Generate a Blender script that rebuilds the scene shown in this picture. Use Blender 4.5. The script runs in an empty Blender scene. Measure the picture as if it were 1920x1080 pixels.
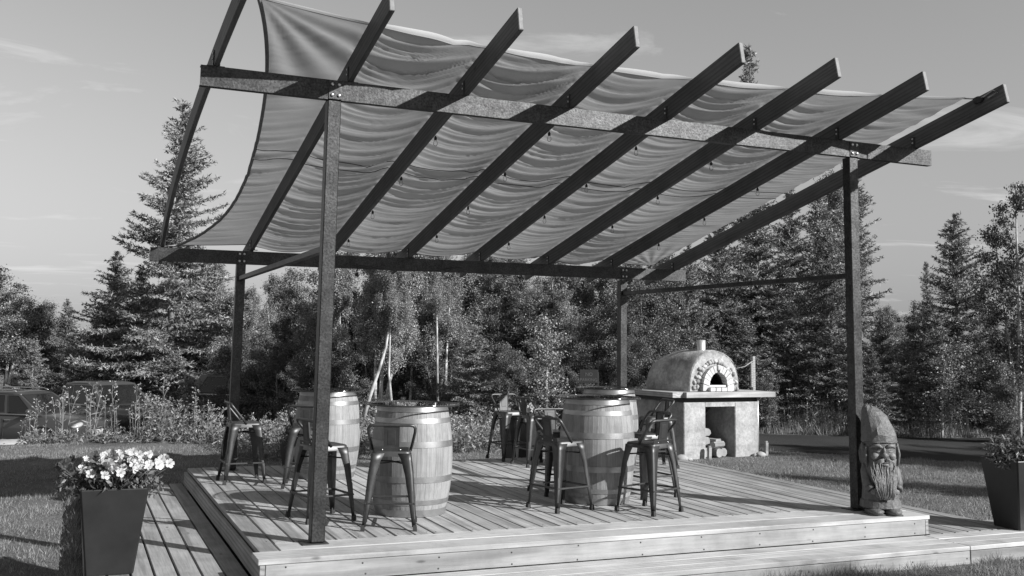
import bpy, bmesh, math, random
import numpy as np
from mathutils import Vector, Matrix

R = math.radians
sc = bpy.context.scene
C = sc.collection
random.seed(7)
rng = np.random.default_rng(7)

# ---------------------------------------------------------------- camera
CAM = Vector((-1.2256, -7.0546, 1.4627)); YAW, PITCH, ROLL, FPX, PPY = 0.4036, 0.1200, 0.0166, 1897.8, 414.8
fw = Vector((math.sin(YAW)*math.cos(PITCH), math.cos(YAW)*math.cos(PITCH), math.sin(PITCH)))
rt = Vector((math.cos(YAW), -math.sin(YAW), 0)); up = rt.cross(fw)
rt2 = rt*math.cos(ROLL)+up*math.sin(ROLL); up2 = -rt*math.sin(ROLL)+up*math.cos(ROLL)
cd = bpy.data.cameras.new('camera'); cam = bpy.data.objects.new('camera', cd); C.objects.link(cam)
m3 = Matrix((rt2, up2, -fw)).transposed()
cam.matrix_world = Matrix.Translation(CAM) @ m3.to_4x4()
cd.sensor_width = 36; cd.lens = FPX/1920*36; cd.shift_y = -(540-PPY)/1920
cd.clip_start = 0.1; cd.clip_end = 3000
sc.camera = cam
def at(x, y, D):                       # photo pixel + depth in metres -> world point
    return CAM + (fw + rt2*((x-960)/FPX) - up2*((y-PPY)/FPX))*D

# ---------------------------------------------------------------- sky and sun
SUN = Vector((0.80, -1.0, 0.69)).normalized()
sun_el = math.asin(SUN.z); sun_az = math.atan2(SUN.x, SUN.y)
w = bpy.data.worlds.new('World'); sc.world = w; w.use_nodes = True
nt = w.node_tree; N = nt.nodes; L = nt.links; N.clear()
def node(nt, t, **k):
    n = nt.nodes.new(t)
    for a, b in k.items(): setattr(n, a, b)
    return n
out = node(nt, 'ShaderNodeOutputWorld'); bg = node(nt, 'ShaderNodeBackground')
sky = node(nt, 'ShaderNodeTexSky', sky_type='NISHITA', sun_disc=False, sun_elevation=sun_el, sun_rotation=sun_az,
           air_density=1.4, dust_density=0.25, ozone_density=1.0, altitude=100)
sc_ = node(nt, 'ShaderNodeSeparateColor'); L.new(sky.outputs[0], sc_.inputs[0])      # black and white film: a little more weight on blue
bwa = node(nt, 'ShaderNodeMath', operation='MULTIPLY'); L.new(sc_.outputs[0], bwa.inputs[0]); bwa.inputs[1].default_value = .05
bwb = node(nt, 'ShaderNodeMath', operation='MULTIPLY_ADD'); L.new(sc_.outputs[1], bwb.inputs[0]); bwb.inputs[1].default_value = .2; L.new(bwa.outputs[0], bwb.inputs[2])
bw = node(nt, 'ShaderNodeMath', operation='MULTIPLY_ADD'); L.new(sc_.outputs[2], bw.inputs[0]); bw.inputs[1].default_value = .75; L.new(bwb.outputs[0], bw.inputs[2])
tc = node(nt, 'ShaderNodeTexCoord'); sep = node(nt, 'ShaderNodeSeparateXYZ'); L.new(tc.outputs['Generated'], sep.inputs[0])
# thin cirrus: the direction projected on a high plane, noise drawn out along one axis
def math_n(op, a, b=None, c=None):
    n = node(nt, 'ShaderNodeMath', operation=op)
    for i, v in enumerate((a, b, c)):
        if v is None: continue
        if isinstance(v, (int, float)): n.inputs[i].default_value = v
        else: L.new(v, n.inputs[i])
    return n.outputs[0]
zz = math_n('MAXIMUM', sep.outputs[2], 0.0); zz = math_n('ADD', zz, 0.06)
cx = math_n('DIVIDE', sep.outputs[0], zz); cy = math_n('DIVIDE', sep.outputs[1], zz)
comb = node(nt, 'ShaderNodeCombineXYZ'); L.new(cx, comb.inputs[0]); L.new(cy, comb.inputs[1])
mp = node(nt, 'ShaderNodeMapping'); mp.inputs['Rotation'].default_value = (0, 0, R(-24)); mp.inputs['Scale'].default_value = (0.9, 1.5, 1); mp.inputs['Location'].default_value = (12.2, 4.4, 0)
L.new(comb.outputs[0], mp.inputs[0])
n1 = node(nt, 'ShaderNodeTexNoise'); n1.inputs['Scale'].default_value = 1.1; n1.inputs['Detail'].default_value = 9; n1.inputs['Roughness'].default_value = 0.62; n1.inputs['Distortion'].default_value = 0.7
L.new(mp.outputs[0], n1.inputs['Vector'])
mr = node(nt, 'ShaderNodeMapRange'); mr.inputs[1].default_value = 0.56; mr.inputs[2].default_value = 0.80; mr.inputs[4].default_value = 0.8
L.new(n1.outputs['Fac'], mr.inputs[0])
cl = node(nt, 'ShaderNodeMix', data_type='FLOAT'); L.new(mr.outputs[0], cl.inputs['Factor']); L.new(bw.outputs[0], cl.inputs['A'])
cl.inputs['B'].default_value = 9.0
L.new(cl.outputs['Result'], bg.inputs[0]); bg.inputs[1].default_value = 0.055
L.new(bg.outputs[0], out.inputs[0])
sl = bpy.data.lights.new('sun', 'SUN'); sl.energy = 5.0; sl.angle = R(0.55); sl.color = (1, 1, 1)
so = bpy.data.objects.new('sun', sl); C.objects.link(so)
so.rotation_euler = SUN.to_track_quat('Z', 'Y').to_euler(); so.location = SUN*60
vs = sc.view_settings
sc.display_settings.display_device = 'sRGB'; vs.view_transform = 'Standard'; vs.look = 'None'; vs.exposure = 0.75; vs.gamma = 1.0; vs.use_curve_mapping = False
sc.cycles.max_bounces = 8; sc.cycles.transparent_max_bounces = 16

# ---------------------------------------------------------------- mesh helpers
class MB:
    def __init__(s): s.v = []; s.f = []; s.sm = []
    def add(s, vs, fs, smooth=False):
        o = len(s.v); s.v += [tuple(p) for p in vs]
        for f in fs: s.f.append(tuple(i+o for i in f)); s.sm.append(smooth)
        return s
    def box(s, c, d, M=None, b=0.0):
        x, y, z = [k/2 for k in d]
        if b <= 0:
            vs = [Vector((i*x, j*y, k*z)) for k in (-1, 1) for j in (-1, 1) for i in (-1, 1)]
            fs = [(0,2,3,1),(4,5,7,6),(0,1,5,4),(2,6,7,3),(0,4,6,2),(1,3,7,5)]
        else:
            bm = bmesh.new(); bmesh.ops.create_cube(bm, size=1)
            for v in bm.verts: v.co = Vector((v.co.x*2*x, v.co.y*2*y, v.co.z*2*z))
            bmesh.ops.bevel(bm, geom=bm.edges[:], offset=b, segments=1, affect='EDGES')
            bm.verts.index_update(); vs = [v.co.copy() for v in bm.verts]; fs = [[v.index for v in f.verts] for f in bm.faces]; bm.free()
        c = Vector(c)
        vs = [(M @ v if M is not None else v)+c for v in vs]
        return s.add(vs, fs)
    def loft(s, rings, closed=True, caps=True, smooth=True):
        n = len(rings[0]); vs = [p for r in rings for p in r]; fs = []
        for i in range(len(rings)-1):
            for j in range(n if closed else n-1):
                k = (j+1) % n
                fs.append((i*n+j, i*n+k, (i+1)*n+k, (i+1)*n+j))
        s.add(vs, fs, smooth)
        if caps and closed:
            s.add(rings[0], [tuple(range(n))[::-1]]); s.add(rings[-1], [tuple(range(n))])
        return s
    def tube(s, path, r, n=8, caps=True):
        path = [Vector(p) for p in path]; rs = r if isinstance(r, (list, tuple)) else [r]*len(path)
        rings = []; prev = None
        for i, p in enumerate(path):
            t = (path[min(i+1, len(path)-1)]-path[max(i-1, 0)]).normalized()
            if prev is None: a = Vector((0, 0, 1)) if abs(t.z) < .9 else Vector((1, 0, 0))
            else: a = prev
            u = (a - t*a.dot(t)).normalized(); prev = u; v = t.cross(u)
            rings.append([p + u*(math.cos(2*math.pi*k/n)*rs[i]) + v*(math.sin(2*math.pi*k/n)*rs[i]) for k in range(n)])
        return s.loft(rings, True, caps)
    def lathe(s, prof, n=32, c=(0, 0, 0), a0=0, a1=2*math.pi, caps=False):
        full = abs(a1-a0-2*math.pi) < 1e-6; cols = n if full else n+1
        c = Vector(c); rings = [[c+Vector((r*math.cos(a0+(a1-a0)*k/n), r*math.sin(a0+(a1-a0)*k/n), z)) for k in range(cols)] for r, z in prof]
        return s.loft(rings, full, caps)
    def ell(s, c, r, M=None, nu=16, nv=10, noise=0.0, seed=0):
        rr = random.Random(seed); rings = []
        for i in range(nv+1):
            ph = -math.pi/2+math.pi*i/nv; ring = []
            for j in range(nu):
                th = 2*math.pi*j/nu; k = 1+noise*(rr.random()-.5)*(0 < i < nv)
                p = Vector((r[0]*math.cos(ph)*math.cos(th)*k, r[1]*math.cos(ph)*math.sin(th)*k, r[2]*math.sin(ph)*k))
                ring.append((M @ p if M is not None else p)+Vector(c))
            rings.append(ring)
        return s.loft(rings, True, False)
    def mesh(s, name='m'):
        me = bpy.data.meshes.new(name); me.from_pydata(s.v, [], s.f); me.update()
        me.polygons.foreach_set('use_smooth', s.sm)
        bm = bmesh.new(); bm.from_mesh(me); bmesh.ops.remove_doubles(bm, verts=bm.verts, dist=1e-5)
        bmesh.ops.recalc_face_normals(bm, faces=bm.faces); bm.to_mesh(me); bm.free()
        return me
def link(name, me, mat=None, parent=None, loc=None, rot=None, scale=None):
    o = bpy.data.objects.new(name, me); C.objects.link(o)
    if mat is not None and not me.materials: me.materials.append(mat)
    if parent is not None: o.parent = parent
    if loc is not None: o.location = loc
    if rot is not None: o.rotation_euler = rot
    if scale is not None: o.scale = scale if not isinstance(scale, (int, float)) else (scale,)*3
    return o
def part(name, mb, mat, parent=None, **k): return link(name, mb.mesh(name), mat, parent, **k)
def tag(o, label, cat, group=None):
    o['label'] = label; o['category'] = cat
    if group: o['group'] = group
    return o
def thing(name, label, cat, loc=(0, 0, 0), rz=0, group=None):
    o = bpy.data.objects.new(name, None); C.objects.link(o); o.empty_display_size = .1
    o.location = loc; o.rotation_euler = (0, 0, rz); return tag(o, label, cat, group)
def struct(o): o['kind'] = 'structure'; return o
def stuff(o): o['kind'] = 'stuff'; return o
def kids(o): return [c for c in C.objects if c.parent == o]
def dup(root, loc, rz, label=None, group=None, scale=None):
    r = root.copy(); C.objects.link(r); r.location = loc; r.rotation_euler = (0, 0, rz)
    if scale is not None: r.scale = scale
    if label: r['label'] = label
    if group: r['group'] = group
    for ch in TREE_OF[root.name]:
        c = ch[0].copy(); C.objects.link(c); c.parent = r
        for g in ch[1]:
            d = g.copy(); C.objects.link(d); d.parent = c
    return r
TREE_OF = {}
def remember(root):
    bpy.context.view_layer.update()
    TREE_OF[root.name] = [(c, list(c.children)) for c in root.children]
def tri_mesh(name, V, F, smooth=False):              # V (n,3), F (m,3) numpy
    me = bpy.data.meshes.new(name); nv, nf = len(V), len(F)
    me.vertices.add(nv); me.vertices.foreach_set('co', np.asarray(V, np.float32).ravel())
    me.loops.add(nf*3); me.loops.foreach_set('vertex_index', np.asarray(F, np.int32).ravel())
    me.polygons.add(nf); me.polygons.foreach_set('loop_start', np.arange(0, nf*3, 3, dtype=np.int32))
    me.polygons.foreach_set('loop_total', np.full(nf, 3, np.int32))
    me.update(calc_edges=True); me.validate(); return me

# ---------------------------------------------------------------- materials (the photograph is black and white)
def g(v): return (v, v, v, 1)
def new_mat(name):
    m = bpy.data.materials.new(name); m.use_nodes = True; t = m.node_tree
    return m, t, t.nodes['Principled BSDF'], t.nodes['Material Output']
def coords(t, scale=(1, 1, 1), rnd=True, kind='Object'):
    tc = node(t, 'ShaderNodeTexCoord'); mp = node(t, 'ShaderNodeMapping'); mp.inputs['Scale'].default_value = scale
    if rnd:
        oi = node(t, 'ShaderNodeObjectInfo'); va = node(t, 'ShaderNodeVectorMath', operation='MULTIPLY_ADD')
        cb = node(t, 'ShaderNodeCombineXYZ')
        for i in range(3): t.links.new(oi.outputs['Random'], cb.inputs[i])
        t.links.new(cb.outputs[0], va.inputs[0]); va.inputs[1].default_value = (37.1, 53.7, 71.3); t.links.new(tc.outputs[kind], va.inputs[2])
        t.links.new(va.outputs[0], mp.inputs[0])
    else: t.links.new(tc.outputs[kind], mp.inputs[0])
    return mp.outputs[0]
def ramp(t, fac, pts):
    r = node(t, 'ShaderNodeValToRGB'); e = r.color_ramp.elements
    while len(e) < len(pts): e.new(0.5)
    for k, (p, v) in enumerate(pts): e[k].position = p; e[k].color = g(v)
    t.links.new(fac, r.inputs[0]); return r.outputs[0]
def noise(t, vec, scale, detail=4, rough=.55, dist=0.0):
    n = node(t, 'ShaderNodeTexNoise'); n.inputs['Scale'].default_value = scale; n.inputs['Detail'].default_value = detail
    n.inputs['Roughness'].default_value = rough; n.inputs['Distortion'].default_value = dist
    t.links.new(vec, n.inputs['Vector']); return n.outputs['Fac']
def mul(t, a, b):
    n = node(t, 'ShaderNodeMix', data_type='RGBA', blend_type='MULTIPLY'); n.inputs['Factor'].default_value = 1
    for s, v in (('A', a), ('B', b)):
        sock = [i for i in n.inputs if i.name == s and i.type == 'RGBA'][0]
        if isinstance(v, float): sock.default_value = g(v)
        else: t.links.new(v, sock)
    return [o for o in n.outputs if o.type == 'RGBA'][0]
def bump(t, p, h, strength=.3, dist=.01):
    b = node(t, 'ShaderNodeBump'); b.inputs['Strength'].default_value = strength; b.inputs['Distance'].default_value = dist
    t.links.new(h, b.inputs['Height']); t.links.new(b.outputs[0], p.inputs['Normal'])
def rand_scale(t, lo, hi):
    oi = node(t, 'ShaderNodeObjectInfo'); return ramp(t, oi.outputs['Random'], [(0, lo), (1, hi)])
def wood(name, lo, hi, axis=1, rough=.7, vary=.12, knots=True, rings=14.0, cross=26.0):
    m, t, p, o = new_mat(name)
    s = [cross]*3; s[axis] = 1.0
    fine = noise(t, coords(t, s), 3.0, 5, .6, .3)
    s2 = [rings]*3; s2[axis] = .55
    wv = node(t, 'ShaderNodeTexWave', wave_type='BANDS', bands_direction='XYZ'[(axis+1) % 3] if axis != 2 else 'X')
    wv.inputs['Scale'].default_value = .9; wv.inputs['Distortion'].default_value = 9; wv.inputs['Detail'].default_value = 2; wv.inputs['Detail Scale'].default_value = .6
    t.links.new(coords(t, s2), wv.inputs['Vector'])
    col = mul(t, ramp(t, fine, [(.25, lo), (.75, hi)]), ramp(t, wv.outputs['Fac'], [(0, .62), (.4, .92), (1, 1.0)]) if rings > 0 else 1.0)
    col = mul(t, col, ramp(t, noise(t, coords(t), 2.1, 6, .65), [(.3, .66), (.5, .95), (.7, 1.14)]))
    if knots:
        sk = [7.0]*3; sk[axis] = 2.2
        vo = node(t, 'ShaderNodeTexVoronoi'); vo.inputs['Scale'].default_value = .9; vo.inputs['Randomness'].default_value = 1
        t.links.new(coords(t, sk), vo.inputs['Vector'])
        col = mul(t, col, ramp(t, vo.outputs['Distance'], [(0, .3), (.05, .55), (.09, 1.0)]))
    col = mul(t, col, rand_scale(t, 1-vary, 1+vary))
    t.links.new(col, p.inputs['Base Color']); p.inputs['Roughness'].default_value = rough
    bump(t, p, fine, .25, .004)
    return m
def speckle(name, lo, hi, scale=8, rough=.6, metal=0.0, bumpv=.2, rnd=True, vary=.05, spec=.5, detail=6, big=None):
    m, t, p, o = new_mat(name); co = coords(t, rnd=rnd); f = noise(t, co, scale, detail, .65)
    col = ramp(t, f, [(.3, lo), (.7, hi)])
    if big: col = mul(t, col, ramp(t, noise(t, co, big[0], 3), [(.35, big[1]), (.65, big[2])]))
    col = mul(t, col, rand_scale(t, 1-vary, 1+vary))
    t.links.new(col, p.inputs['Base Color']); p.inputs['Roughness'].default_value = rough; p.inputs['Metallic'].default_value = metal
    p.inputs['Specular IOR Level'].default_value = spec
    if bumpv: bump(t, p, f, bumpv, .01)
    return m
def leaf(name, lo, hi, trans=.35, rough=.45, spec=.4):
    m, t, p, o = new_mat(name); ge = node(t, 'ShaderNodeNewGeometry')
    col = ramp(t, ge.outputs['Random Per Island'], [(0, lo), (.8, hi), (1, hi*1.5)])
    col = mul(t, col, rand_scale(t, .8, 1.2))
    t.links.new(col, p.inputs['Base Color']); p.inputs['Roughness'].default_value = rough; p.inputs['Specular IOR Level'].default_value = spec
    tr = node(t, 'ShaderNodeBsdfTranslucent'); t.links.new(col, tr.inputs['Color'])
    mx = node(t, 'ShaderNodeMixShader'); mx.inputs[0].default_value = trans
    t.links.new(p.outputs[0], mx.inputs[1]); t.links.new(tr.outputs[0], mx.inputs[2]); t.links.new(mx.outputs[0], o.inputs[0])
    return m
def plain(name, v, rough=.5, metal=0.0, spec=.5, coat=0.0):
    m, t, p, o = new_mat(name); p.inputs['Base Color'].default_value = g(v); p.inputs['Roughness'].default_value = rough
    p.inputs['Metallic'].default_value = metal; p.inputs['Specular IOR Level'].default_value = spec; p.inputs['Coat Weight'].default_value = coat
    return m
def thin_glass(name, tint=.9, rough=.02, ior=1.5):
    m, t, p, o = new_mat(name); t.nodes.remove(p)
    a = node(t, 'ShaderNodeBsdfTransparent'); a.inputs[0].default_value = g(tint)
    b = node(t, 'ShaderNodeBsdfGlossy'); b.inputs['Roughness'].default_value = rough; b.inputs[0].default_value = g(.95)
    fr = node(t, 'ShaderNodeFresnel'); fr.inputs[0].default_value = ior
    mx = node(t, 'ShaderNodeMixShader'); t.links.new(fr.outputs[0], mx.inputs[0]); t.links.new(a.outputs[0], mx.inputs[1]); t.links.new(b.outputs[0], mx.inputs[2])
    t.links.new(mx.outputs[0], o.inputs[0]); return m

M = {}
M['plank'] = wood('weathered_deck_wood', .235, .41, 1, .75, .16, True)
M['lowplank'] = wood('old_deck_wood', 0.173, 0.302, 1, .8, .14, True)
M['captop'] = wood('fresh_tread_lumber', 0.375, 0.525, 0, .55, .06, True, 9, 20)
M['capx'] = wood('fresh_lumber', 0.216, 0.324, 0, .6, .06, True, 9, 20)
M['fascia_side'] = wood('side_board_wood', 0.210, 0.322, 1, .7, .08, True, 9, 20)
M['rafter'] = wood('rafter_wood', 0.056, 0.104, 1, .7, .10, True, 10, 22)
M['rafter_end'] = wood('rafter_warp_wood', 0.072, 0.120, 1, .7, .05, True, 10, 22)
M['steel'] = speckle('rusty_steel', .022, .085, 60, .46, .88, .15, True, .06, detail=8, big=(9, .8, 1.2))
M['endgrain'] = speckle('sawn_end_grain', .15, .24, 30, .8)
M['steel_dark'] = speckle('dark_bracket_steel', .03, .06, 20, .5, .5, .1)
M['bolt'] = plain('galvanised_bolt', .6, .3, .9)
M['stave'] = wood('oak_stave', 0.155, 0.271, 2, .65, .16, False, 0, 34)
M['head'] = wood('oak_head', .25, .42, 1, .7, .1, False)
M['hoop'] = speckle('galvanised_hoop', 0.24, 0.34, 9, .42, .7, .08, big=(3, .8, 1.1))
M['stool'] = speckle('gunmetal_paint', 0.06, 0.09, 14, .47, .8, .05, vary=.12, big=(4, .85, 1.1))
M['rubber'] = plain('black_rubber', .02, .8)
M['glass'] = thin_glass('table_glass', .80, .015, 1.75)
M['glass_edge'] = plain('table_glass_edge', .03, .1, 0, .6)
M['bulbglass'] = thin_glass('bulb_glass', .97, .05, 1.22)
M['plaster'] = speckle('lime_plaster', 0.255, 0.425, 22, .85, 0, .7, False, 0, .3, 9, (3.6, .66, 1.12))
M['plaster_dome'] = speckle('dome_plaster', .22, .40, 24, .85, 0, .9, False, 0, .3, 9, (3.4, .6, 1.3))
M['counter'] = wood('counter_lumber', 0.323, 0.493, 0, .6, .05, True, 9, 20)
M['counter_s'] = wood('counter_side_lumber', 0.288, 0.416, 1, .6, .05, True, 9, 20)
M['brick'] = speckle('pale_arch_brick', 0.400, 0.544, 12, .85, 0, .3, True, .14, .3)
M['stone'] = speckle('mosaic_stone', 0.135, 0.450, 5, .75, 0, .3, True, .35, .3)
M['soot'] = speckle('sooty_brick', .02, .05, 5, .9, 0, .2)
M['flue'] = plain('galvanised_flue', .5, .45, .7)
M['log'] = wood('firewood_bark', .16, .30, 0, .9, .2, False)
M['logend'] = speckle('firewood_end', .20, .32, 9, .8)
M['carved'] = speckle('carved_wood', 0.070, 0.123, 34, .5, 0, .9, False, 0, .4, 7, (5, .8, 1.15))
M['carved_light'] = speckle('carved_face_wood', 0.119, 0.183, 34, .5, 0, .8, False, 0, .4, 7, (5, .85, 1.12))
M['pot'] = speckle('charcoal_pot', 0.011, 0.019, 5, .38, 0, .06, True, .05, .5, 5, (2, .9, 1.2))
M['soil'] = speckle('soil', .02, .06, 18, .95, 0, .5)
M['petal'] = leaf('white_petal', 0.425, 0.612, .4, .6, .2)
M['petal_dark'] = leaf('dark_petal', .03, .07, .3, .6, .2)
M['leaf_pot'] = leaf('planter_leaf', .06, .17, .3)
M['spruce'] = leaf('spruce_needle', .07, .23, .1, .6, .25)
M['spruce_l'] = leaf('young_spruce_needle', .07, .22, .1, .6, .25)
M['birch'] = leaf('birch_leaf', .08, .29, .24, .42, .4)
M['dark_leaf'] = leaf('dark_leaf', .045, .17, .2, .42, .4)
M['bark'] = speckle('grey_bark', .10, .26, 9, .9, 0, .5, True, .1, .2)
M['birchbark'] = speckle('birch_bark', 0.338, 0.562, 6, .8, 0, .2, True, .1, .2, 6, (5, .45, 1.1))
M['weed'] = leaf('weed_leaf', .12, .30, .35)
M['weedflower'] = leaf('weed_flower', 0.338, 0.525, .3)
M['tallgrass'] = leaf('tall_grass', .13, .30, .35)
M['grass'] = leaf('lawn_blade', 0.111, 0.272, .35, .55, .3)
M['glass_car'] = plain('car_glass', .012, .03, 0, .5)
M['tyre'] = plain('tyre', .02, .8); M['rim'] = plain('wheel_rim', .45, .35, .8)
M['chrome'] = plain('chrome', .7, .15, 1); M['lamp'] = plain('headlamp', .45, .1, .3); M['white'] = plain('white_plate', .45, .5)
M['black'] = plain('black_sign', .015, .6); M['sign_text'] = plain('sign_lettering', .10, .6)
M['cord'] = plain('black_cord', .015, .6); M['rope'] = speckle('rope', .2, .4, 30, .9)
M['rock'] = speckle('pale_rock', .22, .36, 3, .9, 0, .5)
def car_paint(name, v): return plain(name, v*.9, .3, .2, .5, 1.0)

# cloth: woven, lets light through
m, t, p, o = new_mat('shade_canvas'); M['cloth'] = m
f = noise(t, coords(t, (1, 1, 1), False), 2.2, 5)
wf = noise(t, coords(t, (260, 260, 260), False), 1.0, 2)
col = mul(t, ramp(t, f, [(.3, .39), (.7, .49)]), ramp(t, wf, [(.3, .88), (.7, 1.0)]))
t.links.new(col, p.inputs['Base Color']); p.inputs['Roughness'].default_value = .9; p.inputs['Specular IOR Level'].default_value = .1
tr = node(t, 'ShaderNodeBsdfTranslucent'); t.links.new(col, tr.inputs['Color']); mx = node(t, 'ShaderNodeMixShader'); mx.inputs[0].default_value = .42
t.links.new(p.outputs[0], mx.inputs[1]); t.links.new(tr.outputs[0], mx.inputs[2]); t.links.new(mx.outputs[0], o.inputs[0])
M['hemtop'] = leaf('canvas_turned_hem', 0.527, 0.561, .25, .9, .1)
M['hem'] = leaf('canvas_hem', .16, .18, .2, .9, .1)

# ground, road
m, t, p, o = new_mat('lawn_ground'); M['lawn'] = m; co = coords(t, rnd=False)
f = noise(t, co, .9, 4); f2 = noise(t, co, 40, 4, .7)
t.links.new(mul(t, ramp(t, f, [(.3, .11), (.7, .19)]), ramp(t, f2, [(.3, .6), (.7, 1.25)])), p.inputs['Base Color']); p.inputs['Roughness'].default_value = .95
p.inputs['Specular IOR Level'].default_value = .1; bump(t, p, f2, .8, .05)
m, t, p, o = new_mat('asphalt'); M['asphalt'] = m; co = coords(t, rnd=False)
f = noise(t, co, .35, 5); f2 = noise(t, co, 70, 3, .7)
t.links.new(mul(t, ramp(t, f, [(.3, .022), (.7, .046)]), ramp(t, f2, [(.3, .6), (.7, 1.4)])), p.inputs['Base Color']); p.inputs['Roughness'].default_value = .9; p.inputs['Specular IOR Level'].default_value = .1
bump(t, p, f2, .5, .01)

# ---------------------------------------------------------------- terrain
def sstep(a, b, x): u = np.clip((x-a)/(b-a), 0, 1); return u*u*(3-2*u)
ZG = -.31
def terrain(x, y):
    x = np.asarray(x, float); y = np.asarray(y, float)
    drop = -1.32*sstep(11.2, 20.0, y)*sstep(5.0, .5, x - .12*(y-12))
    und = .025*np.sin(x*.9+1.3)*np.sin(y*.7)*sstep(0, 4, np.abs(y-2.5)-3.2 + np.maximum(0, np.abs(x-3)-4))
    far = .004*np.maximum(0, np.hypot(x, y)-60)
    return ZG + drop + und - far
def tz(x, y): return float(terrain(x, y))
xs = np.concatenate([np.linspace(-900, -40, 14), np.linspace(-30, 40, 141), np.linspace(50, 900, 14)])
ys = np.concatenate([np.linspace(-600, -30, 10), np.linspace(-20, 50, 141), np.linspace(60, 1200, 16)])
X, Y = np.meshgrid(xs, ys); Z = terrain(X, Y)
nx, ny = len(xs), len(ys); idx = np.arange(nx*ny).reshape(ny, nx)
F = np.concatenate([np.stack([idx[:-1, :-1], idx[:-1, 1:], idx[1:, 1:]], -1).reshape(-1, 3), np.stack([idx[:-1, :-1], idx[1:, 1:], idx[1:, :-1]], -1).reshape(-1, 3)])
me = tri_mesh('ground', np.stack([X, Y, Z], -1).reshape(-1, 3), F); me.polygons.foreach_set('use_smooth', [True]*len(me.polygons))
struct(link('ground', me, M['lawn']))
# driveway: a curved asphalt strip over the ground
near = [(8.6, 12.6), (9.1, 9.6), (9.85, 7.55), (10.4, 6.72), (11.2, 5.95), (12.25, 5.05), (14.5, 3.4), (19, .6), (30, -5)]
far = [(10.6, 14.6), (11.1, 11.8), (11.9, 10.45), (13.3, 9.5), (14.6, 8.95), (16.1, 8.5), (19.0, 7.6), (24, 5.4), (36, 0)]
def dens(pts, n=60):
    pts = np.array(pts); d = np.concatenate([[0], np.cumsum(np.hypot(*np.diff(pts, axis=0).T))]); s = np.linspace(0, d[-1], n)
    return np.stack([np.interp(s, d, pts[:, 0]), np.interp(s, d, pts[:, 1])], -1)
A, B = dens(near), dens(far); nn = 12
P = np.concatenate([A[:, None]*(1-k/nn)+B[:, None]*(k/nn) for k in range(nn+1)], 1)
V = np.concatenate([P, (terrain(P[..., 0], P[..., 1])+.006)[..., None]], -1).reshape(-1, 3)
idx = np.arange(len(A)*(nn+1)).reshape(len(A), nn+1)
F = np.concatenate([np.stack([idx[:-1, :-1], idx[:-1, 1:], idx[1:, 1:]], -1).reshape(-1, 3), np.stack([idx[:-1, :-1], idx[1:, 1:], idx[1:, :-1]], -1).reshape(-1, 3)])
struct(link('driveway', tri_mesh('driveway', V, F), M['asphalt']))
def on_road(x, y):
    k = np.interp(x, A[:, 0], A[:, 1]); 
    yb = np.interp(x, B[:, 0], B[:, 1]); return (x > 8.6) & (y > k-.05) & (y < yb+.05)

# ---------------------------------------------------------------- deck
WD, DD, LZ = 5.883, 5.136, -.168
deck = thing('wooden_deck', 'raised wooden plank deck with fresh lumber front edge and a lower step around it', 'deck', (0, 0, 0))
PT = .036
def plank_mesh(wd, ln, th, b=.004): return MB().box((0, 0, -th/2), (wd, ln, th), None, b).mesh('plank')
pitch = .153; npl = 38; x0 = (WD-npl*pitch)/2
y_start = .537
mfull = plank_mesh(pitch-.013, DD-y_start, PT); mshort = plank_mesh(pitch-.013, DD-.272, PT)
rp = random.Random(3)
for i in range(npl):
    xc = x0+pitch*(i+.5); short = xc < .25
    o = link('deck_plank', mshort if short else mfull, M['plank'], deck, loc=(xc, ((.272 if short else y_start)+DD)/2, rp.uniform(-.0015, .0015)))
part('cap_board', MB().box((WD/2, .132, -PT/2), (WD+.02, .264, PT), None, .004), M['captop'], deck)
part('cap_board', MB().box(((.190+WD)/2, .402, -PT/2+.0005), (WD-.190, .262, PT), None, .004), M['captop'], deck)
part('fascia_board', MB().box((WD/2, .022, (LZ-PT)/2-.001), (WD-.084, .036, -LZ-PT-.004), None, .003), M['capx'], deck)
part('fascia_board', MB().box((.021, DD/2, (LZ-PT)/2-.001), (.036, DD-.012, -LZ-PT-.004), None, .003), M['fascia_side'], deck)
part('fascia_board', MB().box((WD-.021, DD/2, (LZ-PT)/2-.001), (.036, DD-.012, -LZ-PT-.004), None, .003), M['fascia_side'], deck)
part('fascia_board', MB().box((WD/2, DD-.02, -.2), (WD-.1, .036, .32), None, .003), M['fascia_side'], deck)
# lower level: left strip, right strip, front step
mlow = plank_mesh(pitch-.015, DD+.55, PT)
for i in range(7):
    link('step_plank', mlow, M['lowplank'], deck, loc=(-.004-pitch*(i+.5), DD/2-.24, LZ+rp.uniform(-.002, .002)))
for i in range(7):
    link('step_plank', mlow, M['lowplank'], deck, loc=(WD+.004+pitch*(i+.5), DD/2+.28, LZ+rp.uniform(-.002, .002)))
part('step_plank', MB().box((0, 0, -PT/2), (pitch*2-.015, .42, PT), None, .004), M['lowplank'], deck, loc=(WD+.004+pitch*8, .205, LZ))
for k in range(3):
    yb = -.012-.172*k-.0855
    part('front_step_board', MB().box(((5.80)/2, 0, 0), (5.80-.004, .166, PT), None, .004), M['captop'], deck, loc=(0, yb, LZ-PT/2+rp.uniform(-.001, .001)))
    part('front_step_board', MB().box((0, 0, 0), (3.4, .166, PT), None, .004), M['captop'], deck, loc=(5.803+1.7, yb, LZ-PT/2+rp.uniform(-.001, .001)))
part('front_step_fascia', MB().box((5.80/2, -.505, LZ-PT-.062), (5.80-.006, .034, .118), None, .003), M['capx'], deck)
part('front_step_fascia', MB().box((5.805+1.7, -.507, LZ-PT-.062), (3.4, .034, .118), None, .003), M['capx'], deck)
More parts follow.
